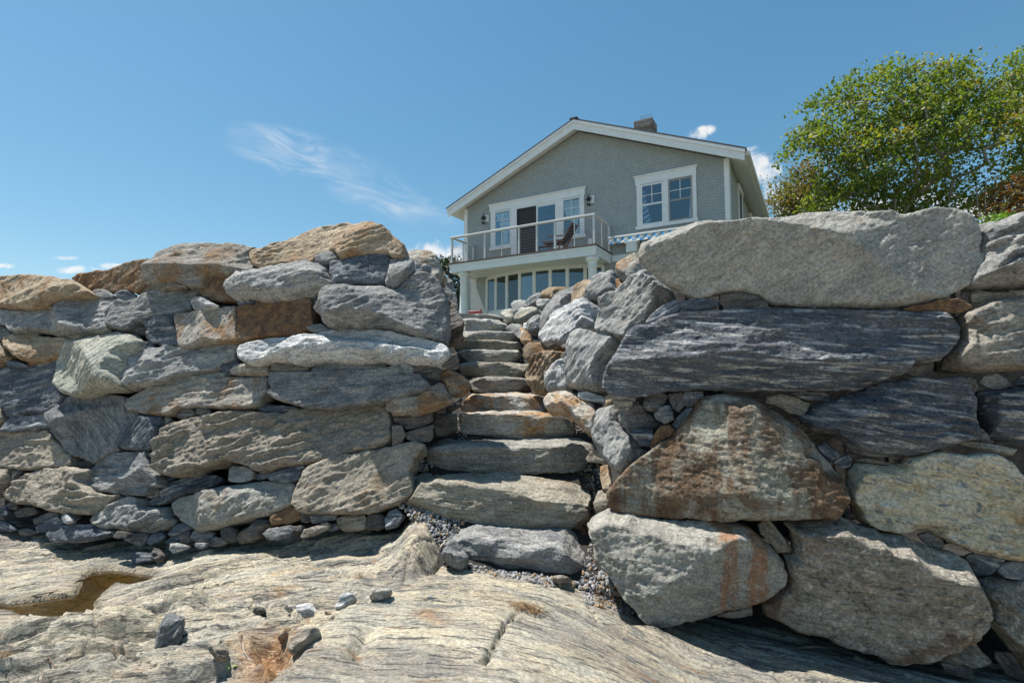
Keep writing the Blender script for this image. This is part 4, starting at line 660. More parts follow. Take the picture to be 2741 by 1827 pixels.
# ---------------------------------------------------------------- gravel, needles (uncountable)
ICO=bmesh.new();bmesh.ops.create_icosphere(ICO,subdivisions=1,radius=1);IV=np.array([v.co[:] for v in ICO.verts]);IF=np.array([[v.index for v in f.verts] for f in ICO.faces]);ICO.free()
def surf(X,Y):
    X=np.asarray(X,float);Y=np.asarray(Y,float);g=gheight(X,Y,False);r=np.where((X>-1.1)&(X<1.2)&(Y>4.0),ramp(Y)-.01,-9);r=np.where((X>.72-.19*(Y-4.4)+.35)&(Y>4.6),-9,r);return np.maximum(g,r)
def surf_hits(x,y):
    out=[]
    for a,b in zip(x,y):
        r=ray(a,b);t=np.linspace(2.2,9.5,300);p=CAM+t[:,None]*r;h=surf(p[:,0],p[:,1]);i=np.nonzero(p[:,2]<=h)[0]
        if len(i): out.append(p[i[0]])
    out=np.array(out)
    if len(out):
        g0=gheight(out[:,0],out[:,1],False);g1=gheight(out[:,0],out[:,1],True);m=out[:,2]<g0+.03;out[m,2]+=(g1-g0)[m]
    return out
GRAVEL=[('1110,1235 1140,1178 1165,1190 1235,1235 1130,1262 1098,1275',170,.7),('1060,1350 1100,1322 1180,1362 1250,1395 1210,1402 1110,1398',190,.9),('1125,1375 1195,1362 1245,1395 1205,1455 1165,1450',260,.9),('1085,1290 1110,1262 1120,1330 1095,1345',70,.8),('1240,1234 1420,1238 1590,1230 1625,1262 1480,1268 1330,1256',330,.75),('1572,1285 1608,1248 1622,1320 1600,1392 1545,1412 1500,1402 1545,1365',260,.9),('1565,1500 1590,1425 1640,1520 1712,1640 1680,1645 1570,1618 1550,1570',420,1.),('1180,1505 1260,1512 1400,1532 1560,1565 1480,1572 1380,1552 1250,1532',230,1.),('1525,1140 1540,1112 1580,1150 1550,1158',60,.7),('1365,935 1400,900 1425,950 1390,970',60,.5),('1225,962 1300,958 1400,960 1400,966 1230,970',60,.4),('1230,1092 1255,1160 1235,1200 1222,1150',70,.6),('1405,1000 1420,1045 1400,1050',25,.5)]
gp=[];gs=[]
for s,nn,scl in GRAVEL:
    pg=np.array(P2(s));lo=pg.min(0);hi=pg.max(0);q=RNG.uniform(lo,hi,(nn*5,2));q=q[poly_sdf(q,pg)[0]>0][:nn];h=surf_hits(q[:,0],q[:,1])
    if len(h): gp.append(h);gs.append(np.full(len(h),scl))
gp=np.concatenate(gp);gs=np.concatenate(gs);V=[];Fs=[];C=[]
for i,(p,s) in enumerate(zip(gp,gs)):
    r=min(.017,.0095*s*math.exp(RNG.normal()*.42)+.004);A=np.linalg.qr(RNG.normal(size=(3,3)))[0]
    v=IV*(1+RNG.uniform(-.28,.28,(len(IV),1)));v=(v*np.array([1.25,.95,.75])*r)@A.T+p+(0,0,r*.35);V.append(v);Fs.append(IF+i*len(IV));C.append(np.repeat(RNG.random(3)[None],len(IV),0)*9)
V=np.concatenate(V);N=NT('gravel');cc=N.attr('fco');sp_=N.n('ShaderNodeSeparateXYZ',{0:cc}).outputs
gg=N.ramp(N.noise(cc,1.,2,.5),.3,.7,.10,.36);gcol=N.mix(N.ramp(sp_[1],7.4,7.8),N.n('ShaderNodeCombineColor',{0:gg,1:gg,2:N.math('MULTIPLY',gg,1.02)}).outputs[0],(.30,.20,.11))
gm=N.bsdf(gcol,.85,N.noise(N.obj(),120,3,.6),.4,.004)
tag(link('gravel',mesh_np('gravel',V,np.concatenate(Fs),False,{'fco':('FLOAT_VECTOR',np.concatenate(C))}),gm),'grey crushed gravel filling the gaps between the steps','gravel',kind='stuff')
NEED=plain('dry_pine_needles',(.34,.20,.085),.7,.3,30)
def needles(name,label,polys,n):
    mb=MB()
    for s,k in polys:
        pg=np.array(P2(s));q=RNG.uniform(pg.min(0),pg.max(0),(k*4,2));q=q[poly_sdf(q,pg)[0]>0][:k];h=surf_hits(q[:,0],q[:,1])
        for p in h:
            a=RNG.uniform(0,6.28);l=RNG.uniform(.04,.11);dx,dy=math.cos(a)*l,math.sin(a)*l;z=p[2]+.012
            mb.tube([(p[0]-dx/2,p[1]-dy/2,z+RNG.uniform(0,.02)),(p[0],p[1],z+.012+RNG.uniform(0,.02)),(p[0]+dx/2,p[1]+dy/2,z+RNG.uniform(-.005,.02))],.0011,3)
    tag(mb.build(name,NEED),label,'pine needles',kind='stuff')
needles('pine_needles','dry brown pine needles drifted on gravel and bedrock',[('1530,1400 1565,1360 1600,1390 1585,1430 1560,1440',130),('1545,1260 1575,1265 1610,1350 1590,1395 1565,1370',70),('1355,1616 1400,1622 1470,1650 1440,1652 1370,1636',110),('1590,1590 1640,1570 1700,1630 1660,1640 1590,1612',90),('690,1800 760,1780 775,1800 720,1827 690,1827',45),('0,1760 30,1750 40,1770 0,1790',30),('1400,1045 1450,1050 1470,1062 1410,1056',40)],0)
# ---------------------------------------------------------------- loose stones on the shore
def loose(reg,sty,label,s,n=(-.1,-.75,.65),H=None,dz=.02,**k):
    pts=px(reg,s);b=pts[np.argmax(pts[:,1])];P=surf_hits([b[0]],[b[1]-2])[0];d=(P-CAM)@FW
    o=add(reg,sty,0,20,label,s,d=d,n=n,H=H or .05,group='loose stones on the bedrock',**k);o.location=Vector(o.location)+Vector((0,-.012,.018));return o
loose('F','Y','grey rough stone left of the bottom step','610,430 640,370 700,290 740,300 790,370 860,450 850,500 800,555 770,562 690,525 625,470',H=.1,rough=1.3)
loose('E','W','white quartz lump on the bedrock, larger of two side by side','660,920 700,890 760,865 800,880 850,960 840,990 770,1025 700,990 665,960',rough=1.7)
loose('E','O','pinkish quartz lump left of the white one on the bedrock','540,910 600,865 660,890 665,960 640,975 580,950',rough=1.7)
loose('E','W','grey quartz lump in the crack of the bedrock','1000,900 1040,820 1110,770 1180,790 1190,840 1130,880 1060,945 1010,930',rough=1.6)
loose('E','O','banded quartz knob right of the grey quartz lump','1310,810 1350,750 1440,735 1510,745 1480,800 1400,840 1320,842',rough=1.6)
loose('E','T','small brown lump in the crack of the bedrock','900,960 960,940 1010,985 980,1022 930,1010')
loose('E','D','small dark stone on the left bedrock','270,955 310,905 365,908 375,955 320,980')
loose('F','W','small white pebble on the smooth bedrock slab','485,820 510,795 545,815 540,835 505,832')
loose('F','N','flat tan pebble under the bottom step','1598,662 1620,625 1700,618 1770,650 1762,688 1660,692')
loose('E','T','blocky tan stone beside the rust stained hollow','500,1200 530,1110 600,1090 620,1170 570,1230 510,1230')
loose('E','N','banded olive stone below the rust stained hollow','580,1270 640,1180 760,1105 850,1090 870,1150 800,1220 700,1290 640,1340 590,1320',rough=1.6)
loose('D','N','orange stained small block near the lower left twigs','1900,1320 1930,1260 2010,1245 2040,1290 2030,1380 1960,1390')
p=surf_hits([436],[1726])[0]
stone_block('loose_stone','grey upright stone standing on the left bedrock','stone','loose stones on the bedrock','G',(p[0]+.01,p[1]+.05,p[2]+.075),(.135,.14,.19),25,12,-8,.018,1.3,.8,sp=.006)
# bricks in the dark gap at the lower right
brk=plain('old_red_brick',(.13,.04,.032),.85,.25,20,.4)
mort=plain('old_mortar',(.20,.19,.16),.9,.2,20)
q=at(2665,1705,3.62);e=empty('brick_remnant',(q[0],q[1],q[2]-.12));tag(e,'old red bricks with pale mortar in the lower right gap','brickwork','stones of the right wall')
for k in range(3): MB().box(-.2,.12,0,.1,k*.085,k*.085+.068,.004).build('brick',brk,e)
mb=MB()
for k in range(3): mb.box(-.2,.12,.004,.098,k*.085+.068,k*.085+.085)
mb.build('mortar_joint',mort,e)
# ---------------------------------------------------------------- twigs and driftwood
WOODG=plain('weathered_wood',(.20,.18,.155),.8,.3,25);WOODB=plain('brown_twig',(.13,.075,.045),.8,.3,25);WOODP=plain('pale_driftwood',(.46,.42,.35),.8,.25,12)
def twig(name,label,reg,lines,r,mat):
    mb=MB()
    for ln,rr in lines:
        pp=px(reg,ln);h=surf_hits(pp[:,0],pp[:,1]);P=[(x,y,z+rr*1.1+.012*math.sin(i*1.7)) for i,(x,y,z) in enumerate(h)]
        mb.tube(P,[rr*(1-.5*i/len(P)) for i in range(len(P))],6)
    tag(mb.build(name,mat),label,'twig','sticks lying on the bedrock')
twig('twig','bent grey stick in the shade at lower right','B',[('1550,1250 1620,1265 1720,1295 1850,1330 1950,1368 2020,1360 2100,1338',.0085),('1850,1325 1900,1280 1980,1270',.003)],1,WOODG)
twig('twig','straight grey stick with cut end under the speckled boulder','B',[('2460,1262 2330,1270 2200,1258 2050,1268 1900,1278 1750,1275',.012)],1,WOODG)
twig('driftwood','flat pale driftwood by the long dark slab','D',[('218,352 300,342 420,330 560,322 710,318',.016)],1,WOODP)
twig('twig','reddish brown stick above the puddle','D',[('470,385 540,378 610,385 690,378',.011)],1,WOODB)
twig('twig','long thin branched twig crossing the puddle','D',[('180,835 340,795 480,755 600,710 700,665 770,650 830,640',.006),('700,665 740,600 720,580',.003),('770,650 820,600 830,590',.003),('770,650 780,720 740,790 680,850',.003),('800,630 850,650 885,690',.003)],1,WOODB)
twig('twig','short pale stick between the hump and the grey rough stone','F',[('595,375 610,350 650,300 690,270',.007),('600,350 590,335',.004)],1,WOODP)
twig('twig','thin curved twig at the lower left corner','D',[('100,1310 200,1310 300,1330 380,1380 420,1440 450,1490',.004),('300,1330 420,1400 520,1480',.003)],1,WOODB)
twig('twig','thin twig over the rust stained hollow','E',[('150,1200 180,1290 250,1330 300,1390',.003),('180,1250 350,1255 560,1252',.0025),('470,1350 500,1270 540,1230',.0025)],1,WOODP)
# small green sprout
sp0=surf_hits([617],[1785])[0];e=empty('green_sprout',sp0);tag(e,'tiny bright green seedling in a bedrock crack','plant')
LEAF=plain('seedling_leaf',(.22,.36,.03),.5,.2,20,**{'Transmission Weight':0.})
MB().tube([(0,0,-.01),(.003,0,.03)],.0015,4).build('stem',LEAF,e)
for a in (.2,2.6,4.5):
    mb=MB();c,s=math.cos(a),math.sin(a);v=[mb.bm.verts.new(x) for x in ((.003,0,.03),(.018*c-.009*s,.018*s+.009*c,.042),(.04*c,.04*s,.036),(.018*c+.009*s,.018*s-.009*c,.042))];mb.bm.faces.new(v);mb.build('leaf',LEAF,e)
# ---------------------------------------------------------------- house
WHT=plain('white_trim',(.74,.75,.74),.45,.05,4,.1);WCL=plain('white_clapboard',(.60,.62,.56),.55,.06,4,.1)
def shingle(name,c,h,wd):
    N=NT(name);o=N.obj();s=N.n('ShaderNodeSeparateXYZ',{0:o}).outputs
    u=N.math('ADD',s[0],N.math('MULTIPLY',s[1],.97))
    v=N.n('ShaderNodeCombineXYZ',{0:u,1:s[2],2:0.}).outputs[0]
    b=N.n('ShaderNodeTexBrick',{'Vector':v,'Color1':(*[x*.96 for x in c],1),'Color2':(*[x*1.04 for x in c],1),'Mortar':(*[x*.62 for x in c],1),'Scale':1.,'Mortar Size':.0055,'Mortar Smooth':.2,'Bias':0.,'Brick Width':wd,'Row Height':h},offset=.37,squash=.7,squash_frequency=3)
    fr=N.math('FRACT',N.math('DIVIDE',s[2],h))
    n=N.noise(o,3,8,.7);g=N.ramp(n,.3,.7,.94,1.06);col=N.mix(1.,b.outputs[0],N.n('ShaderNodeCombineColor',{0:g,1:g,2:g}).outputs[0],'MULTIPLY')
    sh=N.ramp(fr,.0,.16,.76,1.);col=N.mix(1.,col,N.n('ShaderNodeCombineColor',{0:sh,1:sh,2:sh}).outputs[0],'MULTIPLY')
    return N.bsdf(col,.75,N.math('MULTIPLY',fr,-1.),.35,.02)
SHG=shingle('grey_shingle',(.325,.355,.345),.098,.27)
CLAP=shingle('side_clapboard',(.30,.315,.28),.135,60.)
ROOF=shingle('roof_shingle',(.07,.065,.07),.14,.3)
N=NT('window_glass');gl=N.n('ShaderNodeBsdfGlossy',{'Roughness':.01,'Color':(.9,.93,.95,1)});tr=N.n('ShaderNodeBsdfTransparent',{'Color':(.86,.92,.94,1)});fr=N.n('ShaderNodeFresnel',{'IOR':1.6})
mx=N.n('ShaderNodeMixShader',{0:N.math('MULTIPLY',fr.outputs[0],1.9,True),1:tr.outputs[0],2:gl.outputs[0]});N.t.links.new(mx.outputs[0],N.out.inputs[0]);GLASS=N.m
DARKBACK=plain('dark_room_backing',(.028,.042,.055),.9,.3,2);CURT=plain('white_curtain',(.82,.84,.83),.9,.1,20);SCRN=plain('insect_screen',(.03,.035,.04),.8,.1,30);BLUE=plain('blue_fabric',(.09,.23,.50),.8,.15,20)
DECK=plain('brown_decking',(.13,.085,.065),.6,.2,6);STEEL=plain('steel_cable',(.42,.42,.42),.4,.1,30,**{'Metallic':.8});BLK=plain('black_metal',(.022,.025,.028),.45,.2,20);MAH=plain('mahogany_wood',(.16,.06,.032),.5,.25,14);BLKF=plain('black_sling',(.025,.025,.028),.85,.2,30)
HO=(3.679,19.10,3.2);H=empty('shingled_house',HO,math.radians(-30));tag(H,'grey shingled two storey house with white trim, gable and balcony above the stairway','house')
O3=(0,0,-3.2)
def hb(mb,name,mat,par=None): return mb.build(name,mat,par or H,O3)
u0,u1,ur=-6.61,4.05,-1.29;zr,sl=11.30,.417
def zroof(u): return zr-sl*abs(u-ur)
# walls
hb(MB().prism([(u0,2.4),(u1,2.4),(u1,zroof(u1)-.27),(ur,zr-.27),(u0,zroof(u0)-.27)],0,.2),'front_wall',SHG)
hb(MB().box(u1-.2,u1-.004,.2,12,2.4,zroof(u1)-.25),'side_wall',CLAP);hb(MB().box(u0+.004,u0+.2,.2,12,2.4,zroof(u0)-.25),'side_wall',CLAP)
hb(MB().prism([(u0,2.4),(u1,2.4),(u1,zroof(u1)-.27),(ur,zr-.27),(u0,zroof(u0)-.27)],11.8,12),'back_wall',CLAP)
# roof: dark shingles, white soffit and fascia below
eL,eR=-7.18,4.60;fv=-.46
def slabs(t0,t1,v0,v1,a,b): return MB().prism([(a,zroof(a)+t0),(ur,zr+t0),(b,zroof(b)+t0),(b,zroof(b)+t1),(ur,zr+t1),(a,zroof(a)+t1)],v0,v1)
rf=hb(slabs(.0,.055,fv-.05,12.4,eL-.05,eR+.05),'roof',ROOF)
hb(slabs(-.20,-.002,fv+.052,12.3,eL,eR),'soffit',WHT,rf)
hb(slabs(-.36,-.10,fv,fv+.05,eL+.02,eR-.02),'rake_board',WHT,rf)
hb(slabs(-.098,-.004,fv-.045,fv+.05,eL-.01,eR+.01),'crown_moulding',WHT,rf)
mb=MB();mb.bar((ur,fv-.06,zr+.06),(ur,12.4,zr+.06),.3,.05);hb(mb,'ridge_cap',ROOF,rf)
for a in (eL,eR): hb(MB().box(a-(.13 if a<0 else -.004),a+(-.004 if a<0 else .13),fv+.1,12.3,zroof(a)-.16,zroof(a)-.02,.01),'gutter',WCL,rf)
BRK=None
N=NT('chimney_brick');o=N.obj();s=N.n('ShaderNodeSeparateXYZ',{0:o}).outputs;v=N.n('ShaderNodeCombineXYZ',{0:N.math('ADD',s[0],s[1]),1:s[2],2:0.}).outputs[0]
b=N.n('ShaderNodeTexBrick',{'Vector':v,'Color1':(.11,.105,.10,1),'Color2':(.20,.18,.165,1),'Mortar':(.30,.26,.20,1),'Scale':1.,'Mortar Size':.012,'Brick Width':.34,'Row Height':.15})
rr=N.mix(N.ramp(N.noise(o,5,6,.7),.6,.66),b.outputs[0],(.33,.17,.06));BRK=N.bsdf(rr,.9,b.outputs[1],-.5,.02)
ch=hb(MB().box(-.22,.48,3.9,4.6,9.5,12.50),'chimney',BRK,rf);hb(MB().box(-.28,.54,3.84,4.66,12.502,12.86,.015),'chimney_crown',BRK,rf)
mb=MB()
for k in range(12):
    a=k/12;mb.bar((-.02+.40*a,4.12,12.86),(-.06+.47*a,4.1,13.14),.008);mb.bar((-.02+.40*a,4.45,12.86),(-.06+.47*a,4.47,13.14),.008)
mb.bar((-.06,4.1,13.14),(.41,4.1,13.14),.012);mb.bar((-.06,4.47,13.14),(.41,4.47,13.14),.012);mb.bar((-.06,4.1,13.14),(-.06,4.47,13.14),.012);mb.bar((.41,4.1,13.14),(.41,4.47,13.14),.012)
hb(mb,'flue_guard',STEEL,rf)
# corner boards
for a,b_ in ((u0-.02,u0+.16),(u1-.15,u1+.02)):
    hb(MB().box(a,b_,-.022,-.002,2.4,zroof(a if a<0 else b_)-.22),'corner_board',WHT)
hb(MB().box(u1+.002,u1+.022,-.022,.14,2.4,zroof(u1)-.24),'corner_board',WHT)
# windows
def header(u_0,u_1,z0,z1,par): 
    hb(MB().box(u_0,u_1,-.06,-.003,z0,z1-.05).box(u_0-.05,u_1+.05,-.11,-.003,z1-.05,z1-.002,.012).box(u_0-.02,u_1+.02,-.075,-.003,z1-.10,z1-.052),'header',WHT,par)
def sash(u_0,u_1,z0,z1,par,fm=WHT,meet=True,grid=True,curtain=None,dep=0.):
    """double-hung sash with its own frame, pane and muntins"""
    f=.055;y0=-.058+dep;mb=MB().box(u_0,u_0+f,y0,-.004,z0,z1).box(u_1-f,u_1,y0,-.004,z0,z1).box(u_0+f,u_1-f,y0,-.004,z0,z0+f).box(u_0+f,u_1-f,y0,-.004,z1-f,z1)
    zm=(z0+z1)/2
    if meet: mb.box(u_0+f,u_1-f,y0+.004,-.006,zm-.03,zm+.03)
    fr_=hb(mb,'window_frame',fm,par)
    hb(MB().box(u_0+f,u_1-f,-.0045,-.002,z0+f,z1-f),'dark_backing',DARKBACK,par)  # thin dark board behind the glass; its colour stands in for an unlit room
    hb(MB().box(u_0+f,u_1-f,-.036,-.034,z0+f,z1-f),'pane',GLASS,par)
    if grid:
        um=(u_0+u_1)/2;zg=(zm+z1-f)/2;hb(MB().box(um-.011,um+.011,-.05,-.037,zm+.03,z1-f).box(u_0+f,u_1-f,-.049,-.038,zg-.011,zg+.011),'muntin',WHT,par)
    return fr_
def curtain(poly,par,mat=CURT,name='curtain',y=-.018):
    """pleated cloth hanging behind a pane: polygon rows of (z, left, right)"""
    mb=MB();rows=[]
    for z,a,b in poly: rows.append([mb.bm.verts.new((a+(b-a)*k/16,y+.010*math.sin(k*2.1+z*3),z)) for k in range(17)])
    for A,B in zip(rows,rows[1:]):
        for k in range(16): mb.bm.faces.new((A[k],A[k+1],B[k+1],B[k])).smooth=True
    return hb(mb,name,mat,par)
# door wall: window, sliding door, window under one header
gd=MB().box(-5.34,-1.0,.05,.1,7,7.1);gd.bm.free()
W=[]
wL=hb(MB().box(-5.25,-5.07,-.05,-.003,6.98,8.49).box(-4.27,-4.08,-.05,-.003,6.15,8.49).box(-5.30,-4.22,-.085,-.003,6.86,6.98,.01),'window',WHT)
sash(-5.07,-4.27,6.98,8.47,wL)
curtain([(8.38,-5.0,-4.35),(8.30,-5.0,-4.35)],wL);curtain([(8.0,-4.85,-4.34),(7.7,-4.74,-4.34),(7.45,-4.66,-4.44),(7.2,-4.72,-4.42),(7.04,-4.74,-4.40)],wL);curtain([(8.36,-5.0,-4.35),(8.15,-4.95,-4.36),(8.0,-4.72,-4.4)],wL,y=-.012)
wR=hb(MB().box(-1.20,-1.07,-.05,-.003,6.98,8.49).box(-2.14,-1.98,-.05,-.003,6.15,8.49).box(-2.02,-1.02,-.085,-.003,6.86,6.98,.01),'window',WHT)
sash(-1.98,-1.20,6.98,8.47,wR)
curtain([(8.38,-1.92,-1.26),(7.98,-1.90,-1.27)],wR,y=-.012);curtain([(7.98,-1.90,-1.27),(7.75,-1.80,-1.28),(7.5,-1.55,-1.33),(7.4,-1.48,-1.36),(7.2,-1.47,-1.30),(7.04,-1.50,-1.28)],wR)
dr=hb(MB().box(-4.08,-4.0,-.05,-.003,6.15,8.42).box(-2.22,-2.14,-.05,-.003,6.15,8.42).box(-4.08,-2.14,-.05,-.003,8.42,8.488),'sliding_door',WHT)
for a,b_,m,dp in ((-4.0,-3.14,SCRN,.0),(-3.12,-2.22,WHT,.018)):
    f=.07;hb(MB().box(a,a+f,-.046+dp,-.006,6.16,8.42).box(b_-f,b_,-.046+dp,-.006,6.16,8.42).box(a+f,b_-f,-.046+dp,-.006,8.35,8.42).box(a+f,b_-f,-.046+dp,-.006,6.16,6.30),'door_panel',WHT if m is WHT else SCRN,dr)
    hb(MB().box(a+f,b_-f,-.026,-.024,6.3,8.35),'screen' if m is SCRN else 'pane',SCRN if m is SCRN else GLASS,dr)
    hb(MB().box(a+f,b_-f,-.0055,-.003,6.3,8.35),'dark_backing',DARKBACK,dr)
header(-5.30,-1.04,8.49,8.82,dr)
# twin window right
w2=hb(MB().box(.95,1.10,-.05,-.003,6.97,8.47).box(1.90,2.07,-.05,-.003,6.97,8.47).box(2.88,3.01,-.05,-.003,6.97,8.47).box(.90,3.05,-.08,-.003,6.85,6.97,.01),'window',WHT)
sash(1.10,1.90,6.97,8.45,w2);sash(2.07,2.88,6.97,8.45,w2,fm=plain('taupe_screen_frame',(.30,.28,.26),.5,.05))
header(.90,3.02,8.47,8.81,w2)
N=NT('striped_curtain');o=N.obj();s=N.n('ShaderNodeSeparateXYZ',{0:o}).outputs;wv=N.math('FRACT',N.math('MULTIPLY',N.math('ADD',s[2],N.math('MULTIPLY',s[0],-.6)),5.2));STR=N.bsdf(N.mix(N.math('GREATER_THAN',wv,.5),(.62,.68,.72),(.07,.17,.46)),.9)
curtain([(8.35,1.16,1.2),(8.0,1.17,1.27),(7.7,1.17,1.33),(7.4,1.17,1.38),(7.1,1.18,1.44),(7.03,1.18,1.42)],w2,STR)
curtain([(7.9,2.80,2.82),(7.5,2.78,2.82),(7.04,2.74,2.82)],w2)
# side wall windows
for a,b_ in ((2.3,3.2),(6.2,7.1)):
    s_=hb(MB().box(u1+.001,u1+.05,a-.1,a,6.9,8.5).box(u1+.001,u1+.05,b_,b_+.1,6.9,8.5).box(u1+.001,u1+.08,a-.15,b_+.15,8.5,8.68),'window',WHT);hb(MB().box(u1+.001,u1+.02,a,b_,6.95,8.5),'pane',DARKBACK,s_)  # opaque dark panel for a pane, the unlit room put into its colour
# lanterns
for a in (-5.53,-.83):
    l=hb(MB().box(a-.02,a+.16,-.03,-.003,8.12,8.42,.008),'wall_lantern',WHT)
    cx,cy=a-.03,-.13
    hb(MB().lathe([(.02,8.02),(.075,8.03),(.07,8.07),(.055,8.08)],(cx,cy,0),14).lathe([(.05,8.22),(.10,8.24),(.085,8.29),(.05,8.33),(.03,8.37),(.012,8.39)],(cx,cy,0),14).tube([(cx,cy,8.38),(cx-.05,cy,8.44),(cx,cy,8.50),(cx+.05,cy,8.44),(cx+.02,cy,8.39)],.008).bar((cx+.06,cy,8.33),(a+.07,-.03,8.33),.02),'lantern_body',BLK,l)
    hb(MB().lathe([(.045,8.081),(.07,8.15),(.05,8.219)],(cx,cy,0),14),'lantern_globe',GLASS,l)
hb(MB().box(-.93,-.77,-.05,-.003,6.56,6.78,.008),'wall_outlet',WHT)
# balcony
RAIL=plain('grey_white_railing',(.58,.60,.60),.5,.05,6)
bal=hb(MB().box(-6.20,-.005,-1.66,-.023,6.06,6.125),'balcony',DECK)
hb(MB().box(-6.17,-.03,-1.62,-1.50,5.74,6.058).box(-6.17,-6.05,-1.499,-.024,5.74,6.058).box(-.15,-.03,-1.499,-.024,5.74,6.058),'deck_beam',WHT,bal)
hb(MB().box(-6.19,-.012,-1.645,-1.621,5.97,6.056).box(-.029,-.010,-1.62,-.024,5.97,6.056),'beam_moulding',WHT,bal)
hb(MB().box(-6.04,-.16,-1.49,-.024,5.78,5.82),'porch_ceiling',WHT,bal)
for a in (-6.1,-4.54,-3.04,-2.29,-1.57,-.10):
    hb(MB().box(a-.033,a+.033,-1.61,-1.545,6.126,7.12),'railing_post',RAIL,bal)
for a in (-5.35,-3.78,-.82): hb(MB().box(a-.016,a+.016,-1.59,-1.56,6.126,7.12),'railing_picket',RAIL,bal)
for a in (-6.1,-.10):
    hb(MB().box(a-.04,a+.04,-.10,-.024,6.126,7.12),'railing_post',RAIL,bal);hb(MB().box(a-.014,a+.014,-.83,-.80,6.126,7.12),'railing_picket',RAIL,bal)
hb(MB().box(-6.16,-.04,-1.64,-1.515,7.121,7.185,.008),'handrail',RAIL,bal)
for a in (-6.1,-.10): hb(MB().box(a-.055,a+.055,-1.514,-.024,7.123,7.183,.008),'handrail',RAIL,bal)
for k in range(10):
    z=6.22+k*.085
    hb(MB().tube([(-6.1,-.06,z),(-6.1,-1.577,z)],.0055,5).tube([(-6.1,-1.577,z),(-.1,-1.577,z)],.0055,5).tube([(-.1,-1.577,z),(-.1,-.06,z)],.0055,5),'railing_cable',STEEL,bal)
for a in (-5.66,-.25):
    hb(MB().lathe([(.205,3.0),(.205,3.2),(.19,3.24),(.165,3.27),(.165,4.2),(.15,5.36),(.155,5.37),(.185,5.39),(.185,5.41),(.155,5.43),(.155,5.52),(.20,5.60),(.24,5.63),(.24,5.738)],(a,-1.36,0),28),'porch_column',WHT,bal)
# bow window of the lower storey
bw=MB();c0,c1,sag=-5.46,-.36,.62;w_=(c1-c0)/2;R_=(w_*w_+sag*sag)/(2*sag);cu=(c0+c1)/2;al=math.asin(w_/R_);n=8
pt=lambda k,o=0:(cu+(R_+o)*math.sin(-al+2*al*k/n),(R_-sag)-(R_+o)*math.cos(-al+2*al*k/n))
base_=[pt(k) for k in range(n+1)];bow=hb(MB().prism_z([*base_,(c1,-.003),(c0,-.003)],2.4,4.26),'bow_window',WHT)
hb(MB().prism_z([*base_,(c1,-.003),(c0,-.003)],5.70,5.776),'window_head',WHT,bow)
for k in range(n+1):
    x,y=base_[k];t=-al+2*al*k/n;m=Matrix.Translation((x,y,0))@Matrix.Rotation(t,4,'Z');hb(MB().box(-.038,.038,-.04,.05,4.261,5.699,0,m),'mullion',WHT,bow)
for k in range(n):
    a=Vector((*base_[k],0));b_=Vector((*base_[k+1],0));d=(b_-a);L_=d.length;t=math.atan2(d.y,d.x);m=Matrix.Translation(a)@Matrix.Rotation(t,4,'Z')
    hb(MB().box(.04,.07,-.012,.03,4.262,5.69,0,m).box(L_-.07,L_-.04,-.012,.03,4.262,5.69,0,m).box(.07,L_-.07,-.012,.03,4.262,4.32,0,m).box(.07,L_-.07,-.012,.03,5.64,5.69,0,m),'window_frame',WHT,bow)
    hb(MB().box(.07,L_-.07,.008,.012,4.32,5.64,0,m),'pane',GLASS,bow)
hb(MB().prism_z([*[(pt(k,-.16)) for k in range(n+1)],(c1-.05,-.006),(c0+.05,-.006)][0:n+1]+[(c1-.05,-.02),(c0+.05,-.02)],4.262,5.698),'dark_backing',DARKBACK,bow)
for a,b_ in ((1.1,1.9),(2.1,2.7)):
    x0,y0=pt(a,-.09);x1,y1=pt(b_,-.09);mb=MB();r0=[mb.bm.verts.new((x0+(x1-x0)*k/12,y0+(y1-y0)*k/12+.012*math.sin(k*2),4.3)) for k in range(13)];r1=[mb.bm.verts.new((v.co.x,v.co.y,4.95)) for v in r0]
    for k in range(12): mb.bm.faces.new((r0[k],r0[k+1],r1[k+1],r1[k]))
    hb(mb,'curtain',CURT,bow)
# band board, bracket and awning on the right
hb(MB().box(0.,3.9,-.05,-.003,5.79,6.03),'band_board',WHT);hb(MB().box(.62,.98,-.32,-.051,6.03,6.35).box(.56,1.04,-.36,-.051,6.351,6.41),'bracket',WHT)
aw=hb(MB().box(-.06,3.8,-.30,-.003,6.60,6.66,.01),'awning',WHT)
N=NT('awning_stripe');o=N.obj();s=N.n('ShaderNodeSeparateXYZ',{0:o}).outputs;row=N.math('GREATER_THAN',s[2],3.275);fx=N.math('FRACT',N.math('ADD',N.math('DIVIDE',s[0],.28),N.math('MULTIPLY',row,.45)))
AWN=N.bsdf(N.mix(N.math('LESS_THAN',fx,.07),N.mix(N.math('GREATER_THAN',fx,.45),(.10,.36,.68),(.60,.60,.56)),(.04,.04,.05)),.85)
mb=MB();rows=[]
for z,y in ((6.598,-.28),(6.47,-.30),(6.40,-.31)): rows.append([mb.bm.verts.new((-.03+k*.0476,y-.012*math.sin(k*1.1),z-(.022*abs(math.sin(k*.55)) if z<6.42 else 0))) for k in range(80)])
for A,B in zip(rows,rows[1:]):
    for k in range(79): mb.bm.faces.new((A[k],A[k+1],B[k+1],B[k])).smooth=True
hb(mb,'valance',AWN,aw)
